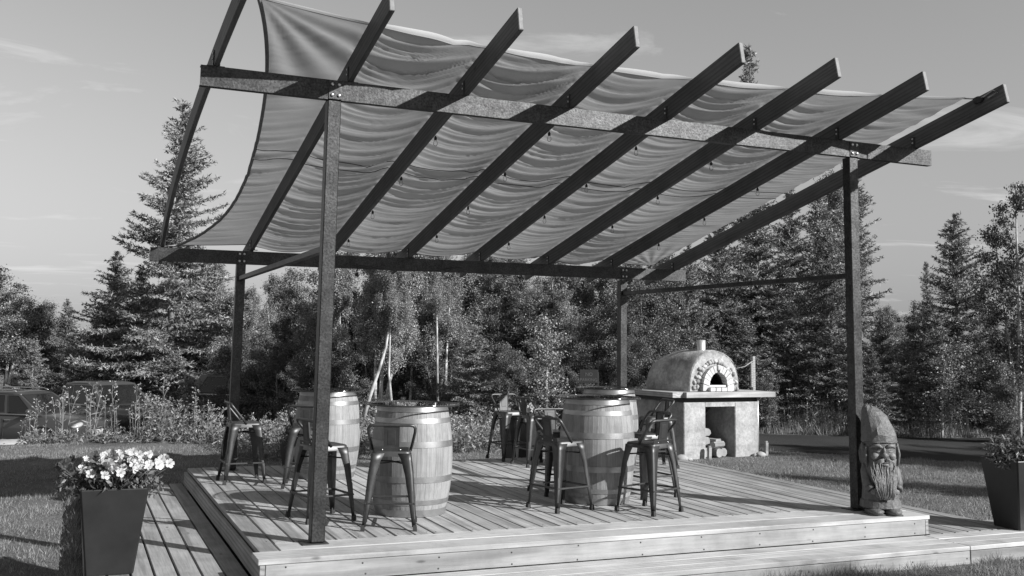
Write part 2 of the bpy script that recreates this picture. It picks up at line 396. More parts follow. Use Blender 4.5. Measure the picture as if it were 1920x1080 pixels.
part('joist_frame', MB().box((-.54, DD/2-.25, LZ-PT-.055), (1.04, DD+.5, .10)).box((WD+.53, DD/2+.28, LZ-PT-.055), (1.04, DD+.5, .10)).box((WD/2, DD/2, -.19), (WD-.2, DD-.2, .2)).box((4.5, -.25, LZ-PT-.06), (8.9, .40, .09)), M['steel_dark'], deck)

nail_me = MB().lathe([(0, .0015), (.006, .0015), (.007, 0)], 8).mesh('nail'); nail_me.materials.append(M['steel_dark'])
for k in range(11):
    for dz in (-.058, -.146): link('nail', nail_me, None, deck, loc=(.16+.555*k+rp.uniform(-.02, .02), .0035, dz+rp.uniform(-.008, .008)), rot=(R(90), 0, 0))
    link('nail', nail_me, None, deck, loc=(.2+.555*k+rp.uniform(-.03, .03), -.5228, LZ-PT-.055+rp.uniform(-.02, .02)), rot=(R(90), 0, 0))
for k in range(38):
    for yy in (.62, 1.75, 2.9, 4.05, 5.08):
        if yy < 3: link('nail', nail_me, None, deck, loc=(x0+pitch*(k+.5)+(-.04 if k % 2 else .04), yy+rp.uniform(-.01, .01), .0005), scale=.8)
# ---------------------------------------------------------------- pergola
PX, PY, X2, Y2, HF, HB, PW, BH = .4284, .4024, 5.4352, 4.8083, 3.4267, 2.4787, .1016, .152
perg = thing('pergola', 'steel post pergola with slanting timber rafters standing on the deck', 'pergola')
def post(x, y, h):
    o = part('post', MB().box((x+PW/2, y+PW/2, h/2+.006), (PW, PW, h-.012), None, .006), M['steel'], perg)
    part('base_plate', MB().box((x+PW/2-.02, y+PW/2+.01, .004), (.19, .17, .008)), M['steel_dark'], o)
    return o
posts = [post(PX, PY, HF-BH), post(X2, PY, HF-BH), post(PX, Y2, HB-BH), post(X2, Y2, HB-BH)]
# channel beams: web facing the camera, flanges behind
def beam(xa, xb, y, z, tilt=0.0):
    mb = MB(); l = xb-xa
    mb.box((0, .004, -BH/2), (l, .008, BH)).box((0, .034, -.004), (l, .052, .008)).box((0, .034, -BH+.004), (l, .052, .008))
    return part('beam', mb, M['steel'], perg, loc=((xa+xb)/2, y, z), rot=(0, tilt, 0))
beam(-.5094, 6.4597, PY-.008, HF); beam(-.5152, 6.4488, Y2-.008, HB, -.0062)
for o, x, y, z in ((posts[0], PX, PY, HF), (posts[1], X2, PY, HF), (posts[2], PX, Y2, HB-.016), (posts[3], X2, Y2, HB+.014)):
    part('top_plate', MB().box((x+PW/2, y-.012, z-BH/2), (PW, .007, BH-.008), None, .001), M['steel'], o)
    for dx in (.025, .077):
        for dz in (.035, .117):
            part('bolt', MB().lathe([(0, 0), (.014, 0), (.014, .008), (.009, .012), (0, .012)], 6), M['bolt'], o, loc=(x+dx, y-.0155, z-dz), rot=(R(90), 0, 0))
for x in (PX+.03, X2+.03):
    part('side_rail', MB().box((x+.02, (PY+Y2+PW)/2, 2.15), (.05, Y2-PY-PW-.004, .05), None, .004), M['steel'], perg)
R0, RS, RW, RH = -.3501, .9469, .038, .178
slope = math.atan((HF-HB)/(Y2-PY)); tanS = math.tan(slope)
yF, yB = -.685, 5.55
def zb(y): return HF + .004 - tanS*(y-PY)             # rafter underside
cS = math.cos(slope); lF, lB = (yF-PY)/cS, (yB-PY)/cS
def rafter_mesh(bow=0.0, n=1):
    mb = MB(); rings = []
    for k in range(n+1):
        y = lF+(lB-lF)*k/n; u = k/n; x = -bow*4*u*(1-u); c_ = .003
        rings.append([(x-RW/2+c_, y, 0), (x+RW/2-c_, y, 0), (x+RW/2, y, c_), (x+RW/2, y, RH-c_), (x+RW/2-c_, y, RH), (x-RW/2+c_, y, RH), (x-RW/2, y, RH-c_), (x-RW/2, y, c_)])
    return mb.loft(rings, True, True, False).mesh('rafter')
rme = rafter_mesh()
br = MB().box((-RW/2-.004, 0, .055), (.006, .045, .12)).box((-RW/2-.025, 0, -.002), (.05, .045, .005))
brm = br.mesh('bracket'); brr = MB().box((RW/2+.004, 0, .055), (.006, .045, .12)).box((RW/2+.02, 0, -.002), (.04, .045, .005)).mesh('bracket')
boltm = MB().lathe([(0, 0), (.009, 0), (.009, .006), (0, .007)], 6).mesh('bolt')
brm.materials.append(M['steel_dark']); brr.materials.append(M['steel_dark']); boltm.materials.append(M['bolt'])
for i in range(8):
    x = R0+RS*i; me = rafter_mesh(.085, 16) if i == 0 else rme
    o = link('rafter', me, M['rafter'] if i else M['rafter_end'], perg, loc=(x, PY, HF+.004), rot=(-slope, 0, 0))
    part('sawn_end', MB().box((0, lF-.001, RH/2), (RW-.008, .004, RH-.008)), M['endgrain'], o)
    for y in (PY+.02, Y2+.02):
        u = (y-yF)/(yB-yF); dx = -.085*4*u*(1-u) if i == 0 else 0
        for bmesh_ in (brm, brr):
            b_ = link('bracket', bmesh_, None, o, loc=(dx, (y-PY)/cS, .006), rot=(slope, 0, 0))
            if bmesh_ is brm:
                for dz in (.055, .095): link('bolt', boltm, None, b_, loc=(-RW/2-.007, 0, dz), rot=(0, R(-90), 0))

# ---------------------------------------------------------------- canvas
ztop = lambda y: zb(y)+RH/math.cos(slope)+.012
left = np.array([(-.21, -.26), (-.024, .49), (.113, 1.415), (.204, 2.33), (.239, 3.32), (.185, 4.43), (-.16, 5.40)])
right = np.array([(6.19, -.28), (6.16, 1.0), (6.14, 2.5), (6.15, 4.0), (6.17, 5.22)])
raf = [R0+RS*i for i in range(8)]
NU, NV = 190, 300
vv = np.linspace(0, 1, NV+1); uu = np.linspace(0, 1, NU+1)
fr = random.Random(11)
def smooth_noise(seed, fx, fy, n=7):
    q = random.Random(seed); w_ = [(q.uniform(-fx, fx), q.uniform(.3, 1)*fy*q.choice((-1, 1)), q.uniform(0, 6.28)) for _ in range(n)]
    return lambda x, y: sum(np.sin(a_*x+b_*y+c_) for a_, b_, c_ in w_)/n**.5
warp = [smooth_noise(40+k, 2.2, 2.4) for k in range(8)]; ampn = [smooth_noise(60+k, 2.0, 2.8) for k in range(8)]; fine_ = [smooth_noise(80+k, 5, 34) for k in range(8)]
fq_ = [fr.uniform(25, 36) for _ in range(8)]; phs_ = [fr.uniform(0, 6.28) for _ in range(8)]; amk_ = [fr.uniform(.75, 1.3) for _ in range(8)]; bow_ = [fr.uniform(.13, .25) for _ in range(8)]
lx = np.interp(-.26+vv*5.66, left[:, 1], left[:, 0]); rx = np.interp(-.28+vv*5.5, right[:, 1], right[:, 0])
# round the left edge into one sweep
lx = np.polyval(np.polyfit(vv, lx, 4), vv)
V = np.zeros((NV+1, NU+1, 3))
for b in range(NV+1):
    v_ = vv[b]; x = lx[b]+(rx[b]-lx[b])*uu
    yl = -.26+v_*5.66; yr = -.28+v_*5.5
    y = yl+(yr-yl)*uu + .33*np.sin(np.pi*uu)**.8*(1-v_)**2 - .20*np.sin(np.pi*uu)**.7*v_**3
    bay = np.clip(((x-R0)/RS).astype(int), 0, 6); tt = (x-(R0+RS*bay))/RS
    tt = np.where(bay == 0, np.clip((x-lx[b])/(raf[1]-lx[b]), 0, 1)*.5+.5, tt)
    arch = 4*tt*(1-tt); z0_ = zb(y)+RH/math.cos(slope)+.012
    sagA = np.where(bay == 0, .02, np.where(bay == 6, .03, .075))*(.3+.7*sstep(0, .16, v_))
    zw = np.zeros_like(x)
    for k in range(7):
        sel = bay == k
        if not sel.any(): continue
        X_, Y_, A_ = x[sel], y[sel], arch[sel]
        ph = phs_[k]+fq_[k]*(Y_-bow_[k]*A_*(1-.45*v_)+.10*(X_-R0-RS*k-.5*RS))+1.3*warp[k](X_, Y_)
        fold = np.abs(np.sin(ph*.5))**.75; fold2 = np.abs(np.sin(ph*.81+2+.9*warp[(k+3) % 8](X_, Y_)))**.8
        am = (.011*(.1+.9*float(sstep(.16, .42, v_))) if k == 0 else .006 if k == 6 else .026)*(.45+.55*np.clip(ampn[k](X_, Y_)+.4, 0, 1.4))
        zw[sel] = amk_[k]*am*((fold-.6)*1.5+(fold2-.6)*.9)*(.30+.70*A_)*(.75+.5*(1-v_))+(.0034*fine_[k](X_, Y_) if k else .0016*fine_[k](X_, Y_))+(.0065 if k else .002)*np.abs(np.sin(ph*1.37+1.1*warp[(k+5) % 8](X_*2, Y_)))*A_
    d = np.hypot(x-lx[0], y+.26); an = np.arctan2(y+.26, x-lx[0]+.001)
    zw += .013*np.sin(an*21)*np.exp(-((d-.95)/.75)**2)*sstep(R0+2.0*RS, R0+.9*RS, x)
    d2 = np.hypot(x-6.15, y-5.22); an2 = np.arctan2(5.22-y, 6.15-x+.001)
    zw += .006*np.sin(an2*24)*np.exp(-((d2-.5)/.5)**2)*sstep(R0+5*RS, R0+6.3*RS, x)
    zw *= .25+.75*sstep(0, .06, v_)
    z = z0_-sagA*arch+zw+.008
    near_ = np.exp(-(np.minimum(np.abs(tt), np.abs(1-tt))/.05)**2)*(bay > 0)
    z = z*(1-near_)+np.maximum(z, z0_)*near_
    V[b] = np.stack([x, y, z], -1)
idx = np.arange((NV+1)*(NU+1)).reshape(NV+1, NU+1)
F = np.concatenate([np.stack([idx[:-1, :-1], idx[:-1, 1:], idx[1:, 1:]], -1).reshape(-1, 3), np.stack([idx[:-1, :-1], idx[1:, 1:], idx[1:, :-1]], -1).reshape(-1, 3)])
me = tri_mesh('shade_canvas', V.reshape(-1, 3), F); me.polygons.foreach_set('use_smooth', [True]*len(me.polygons))
canvas = thing('shade_canvas', 'wrinkled pale canvas shade laid over the pergola rafters', 'awning', (0, 0, 0))
link('canvas_sheet', me, M['cloth'], canvas)
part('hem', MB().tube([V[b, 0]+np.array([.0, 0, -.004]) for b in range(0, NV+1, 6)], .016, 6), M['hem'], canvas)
for row in (.455, .49):
    b = int(row*NV); part('seam', MB().tube([V[b, k]+np.array([0, 0, -.008]) for k in range(0, NU+1, 2)], .0035, 4), M['cord'], canvas)
part('hem', MB().tube([V[0, k]+np.array([0, 0, 0]) for k in range(0, NU+1, 2)], .007, 5), M['cloth'], canvas)
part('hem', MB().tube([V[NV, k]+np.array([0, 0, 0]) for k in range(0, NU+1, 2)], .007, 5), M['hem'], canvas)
# front hem turned up, its face catching the sun
th_ = []
for k in range(NU+1):
    p_ = V[0, k]; b_ = min(6, max(0, int((p_[0]-R0)/RS))); q_ = (p_[0]-R0-RS*b_)/RS; ht_ = (.008+.030*math.sin(math.pi*min(1, max(0, q_)))**.8)*(1 if b_ > 0 else .35)*(1 if b_ < 6 else .5)
    th_.append([p_+np.array([0, -.001, -.004]), p_+np.array([0, -.012-.2*ht_, .45*ht_]), p_+np.array([0, -.016-.25*ht_, ht_])])
TV = np.array(th_).reshape(-1, 3); ix = np.arange(len(TV)).reshape(-1, 3)
TF = np.concatenate([np.stack([ix[:-1, j], ix[1:, j], ix[1:, j+1]], -1) for j in (0, 1)]+[np.stack([ix[:-1, j], ix[1:, j+1], ix[:-1, j+1]], -1) for j in (0, 1)])
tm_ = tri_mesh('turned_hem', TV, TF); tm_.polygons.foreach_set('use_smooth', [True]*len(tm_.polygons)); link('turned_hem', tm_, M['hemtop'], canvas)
# corner ropes
zr = lambda y: zb(y)+RH
part('rope', MB().tube([V[0, 0], (R0+.03, -.42, zr(-.42)+.02), (R0-.02, -.46, zr(-.46)), (R0-.03, -.46, zr(-.46)-.15)], .006, 6), M['rope'], canvas)
part('rope', MB().tube([V[NV, 0], (-.24, 5.45, ztop(5.45)), (R0+.02, 5.46, zr(5.46)+.01), (R0, 5.44, zr(5.44)-.12)], .008, 6), M['rope'], canvas)
kx = R0+RS*7
part('rope', MB().tube([V[0, NU], (kx-.03, -.36, zr(-.36)-.01), (kx-.035, -.45, zr(-.45)-.03), (kx-.03, -.55, zr(-.55)-.01), (kx-.03, -.6, zr(-.6)-.05), (kx-.035, -.5, zr(-.5)-.06)], .007, 6), M['rope'], canvas)
part('knot', MB().ell((kx-.03, -.385, zr(-.385)-.03), (.03, .06, .035), None, 8, 6, .3, 3), M['cord'], canvas)

# ---------------------------------------------------------------- string lights along the rafters
bulb_me = MB().lathe([(.0, -.115), (.014, -.112), (.026, -.095), (.029, -.078), (.024, -.058), (.015, -.04), (.014, -.03)], 12).mesh('bulb'); bulb_me.materials.append(M['bulbglass'])
sock_me = MB().lathe([(0, -.036), (.018, -.036), (.019, -.005), (.012, .005), (.006, .02), (0, .02)], 10).mesh('socket'); sock_me.materials.append(M['cord'])
names = ['second', 'third', 'fourth', 'fifth', 'sixth']
for i, y0, nb in ((2, 1.25, 4), (3, .92, 4), (4, 1.03, 4), (5, 1.2, 3), (6, 1.73, 3)):
    x = R0+RS*i+.034
    s = thing('string_light', 'black cord with clear hanging bulbs strung along an inner pergola rafter', 'string light', (x, y0, zb(y0)), 0, 'bulb strings under the rafters')
    pth = []
    for k in range(nb*6-5+12):
        yy = y0-.9+k/6; ph = ((yy-y0) % 1.0); pth.append((0, yy-y0, zb(yy)-zb(y0)+.055-.10*ph*(1-ph)))
    part('cord', MB().tube(pth, .0045, 5), M['cord'], s)
    for k in range(nb):
        so_ = link('socket', sock_me, None, s, loc=(0, k*1.0, zb(y0+k)-zb(y0)-.002), scale=.68); bu_ = link('bulb', bulb_me, None, so_)
s = thing('string_light', 'single clear bulb dangling on a slack cord below the rear beam', 'string light', (1.78, 4.6, 2.36))
part('cord', MB().tube([(0, .1, .0), (.01, .03, -.02), (0, 0, -.06), (0, 0, -.10)], .0045, 5), M['cord'], s)
part('cord', MB().tube([(0, .1, .0), (.5, .12, -.05), (.9, .14, -.04), (1.35, .14, .03)], .0045, 5), M['cord'], s)
so_ = link('socket', sock_me, None, s, loc=(0, 0, -.11)); link('bulb', bulb_me, None, so_)

# ---------------------------------------------------------------- barrels
BHT = .915
def br_(z): return .298+.056*(1-((z-BHT/2)/(BHT/2))**2)
NS = 26
zs = [BHT*k/12 for k in range(13)]
ang = 2*math.pi/NS
mb = MB(); rings = []
for z in zs:
    r = br_(z); a = ang/2-.0016/r*.5
    rings.append([(r*math.cos(-a), r*math.sin(-a), z), ((r+.0015), 0, z), (r*math.cos(a), r*math.sin(a), z), ((r-.024)*math.cos(a), (r-.024)*math.sin(a), z), ((r-.024)*math.cos(-a), (r-.024)*math.sin(-a), z)])
mb.loft(rings, True, True, False); stave_me = mb.mesh('stave'); stave_me.materials.append(M['stave'])
core_me = MB().lathe([(0, .04), (br_(.04)-.02, .04)] + [(br_(z)-.012, z) for z in zs[1:-1]] + [(br_(.885)-.02, .885), (0, .885)], 32).mesh('head'); core_me.materials.append(M['head'])
hoop_me = []
for z0, z1 in ((.002, .06), (.10, .14), (.285, .335), (.575, .625), (.775, .815), (.868, .914)):
    e_ = .0034
    h = MB().lathe([(br_(z0)+e_, z0), (br_((z0+z1)/2)+e_, (z0+z1)/2), (br_(z1)+e_, z1)], 64).lathe([(br_(z0)-.002, z0-.0002), (br_(z0)+e_+.0001, z0-.0002)], 64).lathe([(br_(z1)-.002, z1+.0002), (br_(z1)+e_+.0001, z1+.0002)], 64).mesh('hoop'); h.materials.append(M['hoop']); hoop_me.append(h)
rivet_me = MB().lathe([(.005, 0), (.004, .002), (0, .003)], 8).mesh('rivet'); rivet_me.materials.append(M['hoop'])
bung_me = MB().lathe([(0, .006), (.022, .006), (.024, -.006)], 14).mesh('bung'); bung_me.materials.append(M['soot'])
disc_me = MB().lathe([(.0, 0), (.409, 0)], 64).mesh('pane'); top_me = MB().lathe([(0, .010), (.409, .010)], 64).mesh('pane'); rim_me = MB().lathe([(.409, -.001), (.4115, .006), (.409, .013)], 64).mesh('rim')
disc_me.materials.append(M['glass']); rim_me.materials.append(M['glass_edge'])
pane_me = MB().lathe([(0, 0), (.408, 0), (.408, .010), (0, .010)], 64).mesh('pane'); pane_me.materials.append(M['glass'])
barrels = [((1.535, 1.545), 1.0, .3, 'oak wine barrel table beside the front post with one stool', 'round glass top on the barrel beside the front post'),
           ((1.36, 4.02), 1.0, 1.7, 'oak wine barrel partly hidden behind the front post', 'round glass top on the barrel behind the front post'),
           ((3.40, 1.63), 1.045, 2.9, 'oak wine barrel with stool shadows, ringed by three stools', 'round glass top on the barrel ringed by three stools'),
           ((4.78, 3.92), 1.02, 4.4, 'oak wine barrel in front of the rear pergola post', 'round glass top on the barrel near the rear post')]
for k, ((x, y), sz, a, lab, lab2) in enumerate(barrels):
    b = thing('wine_barrel', lab, 'barrel', (x, y, .001), a)
    b.scale = (1, 1, sz)
    for j in range(NS): link('stave', stave_me, None, b, rot=(0, 0, ang*j))
    link('head', core_me, None, b)
    for h, z in zip(hoop_me, (.03, .12, .31, .6, .795, .89)):
        ho = link('hoop', h, None, b)
    link('bung', bung_me, None, b, loc=((br_(.48)+.0)*math.cos(.2-a), br_(.48)*math.sin(.2-a), .48), rot=(0, R(90), .2-a))
    g_ = thing('glass_tabletop', lab2, 'tabletop', (x, y, BHT*sz+.002), 0)
    link('pane', disc_me, None, g_, loc=(0, 0, .005)); link('rim', rim_me, None, g_)

# ---------------------------------------------------------------- stools (forward = +X)
SH = .605
def make_stool(loc, rz, label):
    t = thing('bar_stool', label, 'stool', loc, rz, None)
    s = .152
    def rr(h, rad, z, n=5):
        pts = []
        for cx_, cy_, a0 in ((1, 1, 0), (-1, 1, 90), (-1, -1, 180), (1, -1, 270)):
            for k in range(n):
                a = R(a0+90*k/(n-1)); pts.append(Vector((cx_*(h-rad)+rad*math.cos(a), cy_*(h-rad)+rad*math.sin(a), z)))
        return pts
    mb = MB(); mb.loft([rr(s+.006, .045, SH-.045), rr(s+.002, .045, SH-.008), rr(s-.006, .042, SH), rr(s-.02, .036, SH+.001), rr(s-.035, .03, SH-.004), rr(.05, .02, SH-.006)], True, False)
    mb.add(rr(.05, .02, SH-.006), [tuple(range(20))]); part('seat', mb, M['stool'], t)
    for sx in (1, -1):
        for sy in (1, -1):
            mb = MB(); rings = []
            for z, cxy, wd in ((SH-.02, s+.0045, .105), (SH-.075, s+.010, .082), (.42, s+.026, .066), (.2, s+.045, .046), (.03, s+.058, .030)):
                th = .005; r_ = min(.022, wd*.45); prof = []
                # L-shaped sheet metal leg with a rounded outside corner
                prof.append((cxy-wd, cxy)); 
                for k in range(5):
                    a = R(90-90*k/4); prof.append((cxy-r_+r_*math.cos(a), cxy-r_+r_*math.sin(a)))
                prof.append((cxy, cxy-wd)); prof.append((cxy-th, cxy-wd)); prof.append((cxy-th-r_*.5, cxy-th-r_*.5)); prof.append((cxy-wd, cxy-th))
                rings.append([Vector((px_*sx, py_*sy, z)) for px_, py_ in prof])
            mb.loft(rings, True, True, True); lg = part('leg', mb, M['stool'], t)
            mb = MB(); c = s+.05
            mb.loft([[Vector((sx*c+dx*q, sy*c+dy*q, z)) for dx, dy in ((-.014, -.014), (.014, -.014), (.014, .014), (-.014, .014))] for z, q in ((0, 1.15), (.02, 1.15), (.045, .9))], True, True, False)
            part('foot_cap', mb, M['rubber'], lg)
            part('groove', MB().loft([[Vector(((s+.048-.001)*sx, (s+.048-.001)*sy, .09)) + Vector((a_*sx, b_*sy, 0)) for a_, b_ in ((.004, -.014), (.006, -.001), (-.001, .006), (-.014, .004))], [Vector(((s+.031)*sx, (s+.031)*sy, .30)) + Vector((a_*sx, b_*sy, 0)) for a_, b_ in ((.0, -.02), (.005, -.002), (-.002, .005), (-.02, .0))]], False, False, True), M['stool'], lg)
    c = s+.038
    for a_, b_ in (((c, c), (c, -c)), ((c, -c), (-c, -c)), ((-c, -c), (-c, c)), ((-c, c), (c, c))):
        d = Vector((b_[0]-a_[0], b_[1]-a_[1], 0)); mid = Vector(((a_[0]+b_[0])/2, (a_[1]+b_[1])/2, .205))
        part('footrest', MB().box(mid, (abs(d.x)+.018 if abs(d.x) > .1 else .016, abs(d.y)+.018-.03 if abs(d.y) > .1 else .016, .016), None, .003), M['stool'], t)
    c2 = s+.008
    for sg in (1, -1):
        part('cross_brace', MB().tube([(-c2, -c2*sg, .495), (0, 0, .505+.004*sg), (c2, c2*sg, .495)], .0065, 6), M['stool'], t)
    # back: tube hoop and pressed plate
    hp = []
    for sy in (-1, 1):
        seg = [(.0, sy*.150, SH-.012), (-.05, sy*.165, SH+.05), (-.13, sy*.183, SH+.145), (-.155, sy*.184, SH+.175), (-.168, sy*.170, SH+.195), (-.172, sy*.140, SH+.20)]
        hp += seg if sy < 0 else seg[::-1]
    part('back_hoop', MB().tube(hp, .0125, 8), M['stool'], t)
    mb = MB(); Mx = Matrix.Rotation(R(-7), 3, 'Y')
    mb.box((-.158, 0, SH+.098), (.005, .122, .205), Mx, .001)
    for y_ in (-.06, .06): mb.box((-.155, y_, SH+.098), (.012, .004, .20), Mx)
    mb.box((-.149, 0, SH+.010), (.006, .27, .040), Mx, .002)
    pl = part('back_plate', mb, M['stool'], t)
    part('pressed_panel', MB().box((-.1615, 0, SH+.105), (.004, .062, .12), Mx, .0015), M['stool'], pl)
    part('pressed_panel', MB().box((-.1545, 0, SH+.105), (.004, .062, .12), Mx, .0015), M['stool'], pl)
    for y_ in (-.07, .07):
        part('rivet', MB().ell((-.154, y_, SH+.008), (.005, .006, .006), None, 8, 5), M['bolt'], pl)
    remember(t); return t
stools = [((1.17, .935), 72, 'metal bar stool turned its back to the viewer before the barrel by the front post'),
          ((.735, 1.455), 12, 'metal bar stool half hidden by the front steel post'),
          ((.445, 3.86), 2, 'metal bar stool beside the rear left post with back seen edge-on'),
          ((1.00, 3.36), 74, 'metal bar stool against the barrel behind the front post'),
          ((2.866, 1.324), 14.5, 'metal bar stool with shaded back plate left of the shadow-striped barrel'),
          ((3.566, .954), 112, 'metal bar stool with sunlit back plate right of the shadow-striped barrel'),
          ((4.03, 1.77), 186, 'metal bar stool behind another, facing the shadow-striped barrel with back toward the oven'),
          ((3.25, 2.20), -90, 'metal bar stool tucked behind the shadow-striped barrel, facing the front edge'),
          ((3.935, 5.0), -82, 'metal bar stool standing alone at the rear deck edge by wild flowers'),
          ((4.0, 4.36), 4, 'metal bar stool left of the barrel at the rear post'),
          ((5.36, 3.80), 172, 'metal bar stool between the rear post barrel and the oven')]
st0 = None
for (x, y), a, lab in stools:
    if st0 is None: st0 = make_stool((x, y, .001), R(a), lab); st0['group'] = 'metal bar stools on the deck'
    else: dup(st0, (x, y, .001), R(a), lab)

# ---------------------------------------------------------------- pizza oven
ov = thing('pizza_oven', 'plastered outdoor pizza oven with stone arch and wide timber counter', 'oven', (7.74, 6.86, ZG), R(4))
OW, OD, CT = 1.52, 1.55, 1.045                  # base width, depth, counter top above ground
part('side_wall', MB().box((.215, OD/2, .43), (.43, OD, .90), None, .012), M['plaster'], ov)
part('side_wall', MB().box((OW-.245, OD/2+.001, .43), (.49, OD, .90), None, .012), M['plaster'], ov)
part('lintel', MB().box(((.43+OW-.49)/2, OD/2+.002, .845), (OW-.92, OD-.004, .07)), M['plaster'], ov)
part('back_wall', MB().box(((.43+OW-.49)/2, OD-.06, .41), (OW-.92, .1, .80)), M['plaster'], ov)
part('timber_plate', MB().box((OW/2, OD/2+.02, .917), (OW-.012, OD-.05, .074)), M['steel_dark'], ov)
ct = part('counter', MB().box((.905, .135, CT-.045), (1.83, .20, .088), None, .005), M['counter'], ov, loc=(0, -.12, 0))
cw = .25
part('counter_board', MB().box((-.10, OD/2+.05, CT-.047), (.24, OD+.10, .084), None, .005), M['counter_s'], ov)
for k in range(6):
    part('counter_board', MB().box((.93+.02, .30+.235*(k-.22), CT-.047), (1.84, .228, .084), None, .004), M['counter'], ov)
# dome: a vault with rounded back
DX, DW, DH = .775, .515, .655
def arch_pt(a, w_, h_): return (DX+w_*math.cos(a), CT+h_*max(0, math.sin(a))**.85)
rings = []; na = 36; rd = random.Random(5); dn = smooth_noise(501, 9, 9, 9); dn2 = smooth_noise(502, 30, 30, 9)
prof_d = [(.20, .500, .640), (.222, .520, .660), (.30, .540, .668), (.42, .550, .672), (.56, .568, .675), (.72, .582, .675), (.9, .588, .668), (1.05, .58, .65), (1.2, .63, .61), (1.33, .55, .54), (1.43, .43, .43), (1.50, .27, .28), (1.53, .1, .1)]
yy_ = np.interp(np.linspace(0, len(prof_d)-1, 40), range(len(prof_d)), [q[0] for q in prof_d])
for y in yy_:
    w_ = np.interp(y, [q[0] for q in prof_d], [q[1] for q in prof_d]); h_ = np.interp(y, [q[0] for q in prof_d], [q[2] for q in prof_d]); ring = []
    for k in range(na+1):
        a = math.pi*k/na; q = 1+.018*float(dn(a*.6, y))+.008*float(dn2(a*.6, y))
        ring.append(Vector((DX-.02*(y-.2)+w_*q*math.cos(a), y, CT+h_*q*max(0, math.sin(a))**.82)))
    rings.append(ring)
mb = MB(); mb.loft(rings, False, False, True); dome = part('dome', mb, M['plaster_dome'], ov)
AX = .80
outer = [Vector((DX+.505*math.cos(math.pi*k/na), .204+.004*math.sin(k*1.7), CT+.645*max(0, math.sin(math.pi*k/na))**.82)) for k in range(na+1)]
inner = [Vector((AX+.205*math.cos(math.pi*k/na), .205, CT+.325*max(0, math.sin(math.pi*k/na))**.8)) for k in range(na+1)]
mb = MB(); mb.loft([outer, inner], False, False, False); part('front_face', mb, M['plaster_dome'], ov)
deep = [[Vector((AX+s*.205*math.cos(math.pi*k/na), y, CT+s*.325*max(0, math.sin(math.pi*k/na))**.8)) for k in range(na+1)] for y, s in ((.20, 1), (.35, 1), (.36, 1.5), (1.2, 1.4), (1.4, .3))]
mb = MB(); mb.loft(deep, False, False, True); part('chamber', mb, M['soot'], ov)
rb = random.Random(2)
nbk = 13
for k in range(nbk):                                 # arch bricks
    a = math.pi*(k+.5)/nbk; a0, a1 = math.pi*(k+.06)/nbk, math.pi*(k+.94)/nbk
    mb = MB(); vs = []
    for yy in (.125+rb.uniform(-.006, .006), .26):
        for (aa, ri, rj) in ((a0, .198, .312), (a1, .198, .312), (a1, .322, .425), (a0, .322, .425)):
            vs.append((AX+ri*math.cos(aa), yy, CT+rj*max(0, math.sin(aa))**.85))
    if k == nbk//2:
        part('keystone', MB().box((AX, .13, CT+.385), (.07, .06, .09), None, .012), M['stone'], ov); continue
    mb.add(vs, [(0, 1, 2, 3), (7, 6, 5, 4), (0, 4, 5, 1), (1, 5, 6, 2), (2, 6, 7, 3), (3, 7, 4, 0)]); part('brick', mb, M['brick'], ov)
stc = 0
for ring_r, cnt in ((.375, 19), (.445, 15)):          # mosaic stones round the arch
    for k in range(cnt):
        a = math.pi*(k+.5)/cnt+rb.uniform(-.05, .05)
        if ring_r > .40 and abs(a-math.pi/2) < .75: continue
        sx = rb.uniform(.026, .05); sz = rb.uniform(.026, .046)
        zz_ = CT+(ring_r*1.30)*math.sin(a)**.9 - (.0 if ring_r < .40 else .05)
        Mr = Matrix.Rotation(rb.uniform(0, 3.1), 3, 'Y')
        part('stone', MB().ell((AX-.01+ring_r*math.cos(a), .20, max(CT+.03, zz_)), (sx, .035, sz), Mr, 9, 6, .25, k*7+cnt), M['stone'], ov); stc += 1
for k in range(4):
    part('sill_brick', MB().box((AX-.17+.115*k, .095+.012*rb.random(), CT+.034), (.105, .10, .062), Matrix.Rotation(rb.uniform(-.08, .08), 3, 'Z'), .006), M['brick'], ov)
part('sill_brick', MB().box((AX, .20, CT+.085), (.34, .10, .03), None, .004), M['brick'], ov)
part('chimney', MB().lathe([(.072, 0), (.072, .20), (.066, .20), (.066, 0)], 20), M['flue'], ov, loc=(.735, .50, CT+DH*1.0-.02))
# firewood in the base
ovM = Matrix.Translation((7.74, 6.86, ZG)) @ Matrix.Rotation(R(4), 4, 'Z')
rl = random.Random(4)
for k, (x, y, z, r_, ln, a) in enumerate([(.52, .30, .085, .080, .42, 84), (.68, .20, .080, .075, .40, 97), (.84, .24, .075, .072, .36, 86), (.97, .40, .07, .06, .4, 70), (.56, .34, .245, .078, .44, 82), (.73, .32, .225, .075, .42, 102), (.53, .36, .40, .074, .44, 88), (.68, .44, .39, .07, .44, 78), (.72, .08, .20, .055, .30, 20), (.88, .40, .21, .065, .38, 95)]):
    lg = MB(); n = 9; rings = []
    pr_ = [r_*rl.uniform(.82, 1.12) for _ in range(n)]
    for e in (-.5, .5): rings.append([Vector((e*ln, pr_[j]*math.cos(2*math.pi*j/n), pr_[j]*math.sin(2*math.pi*j/n))) for j in range(n)])
    lo = thing('firewood_log', 'split firewood log piled in the hollow under the oven counter', 'firewood', ovM @ Vector((x, y, z)), R(a+4), 'firewood logs under the oven')
    part('bark', MB().loft(rings, True, False, False), M['log'], lo)
    part('cut_end', MB().add([v+Vector((-.001, 0, 0)) for v in rings[0]], [tuple(range(n))]), M['logend'], lo); part('cut_end', MB().add([v+Vector((.001, 0, 0)) for v in rings[1]], [tuple(range(n))]), M['logend'], lo)
o = part('firewood_plank', MB().box((0, 0, 0), (.62, .05, .035), Matrix.Rotation(R(-35), 3, 'Y'), .004), M['capx'], None, loc=ovM @ Vector((.80, .62, .56)), rot=(0, 0, R(14)))
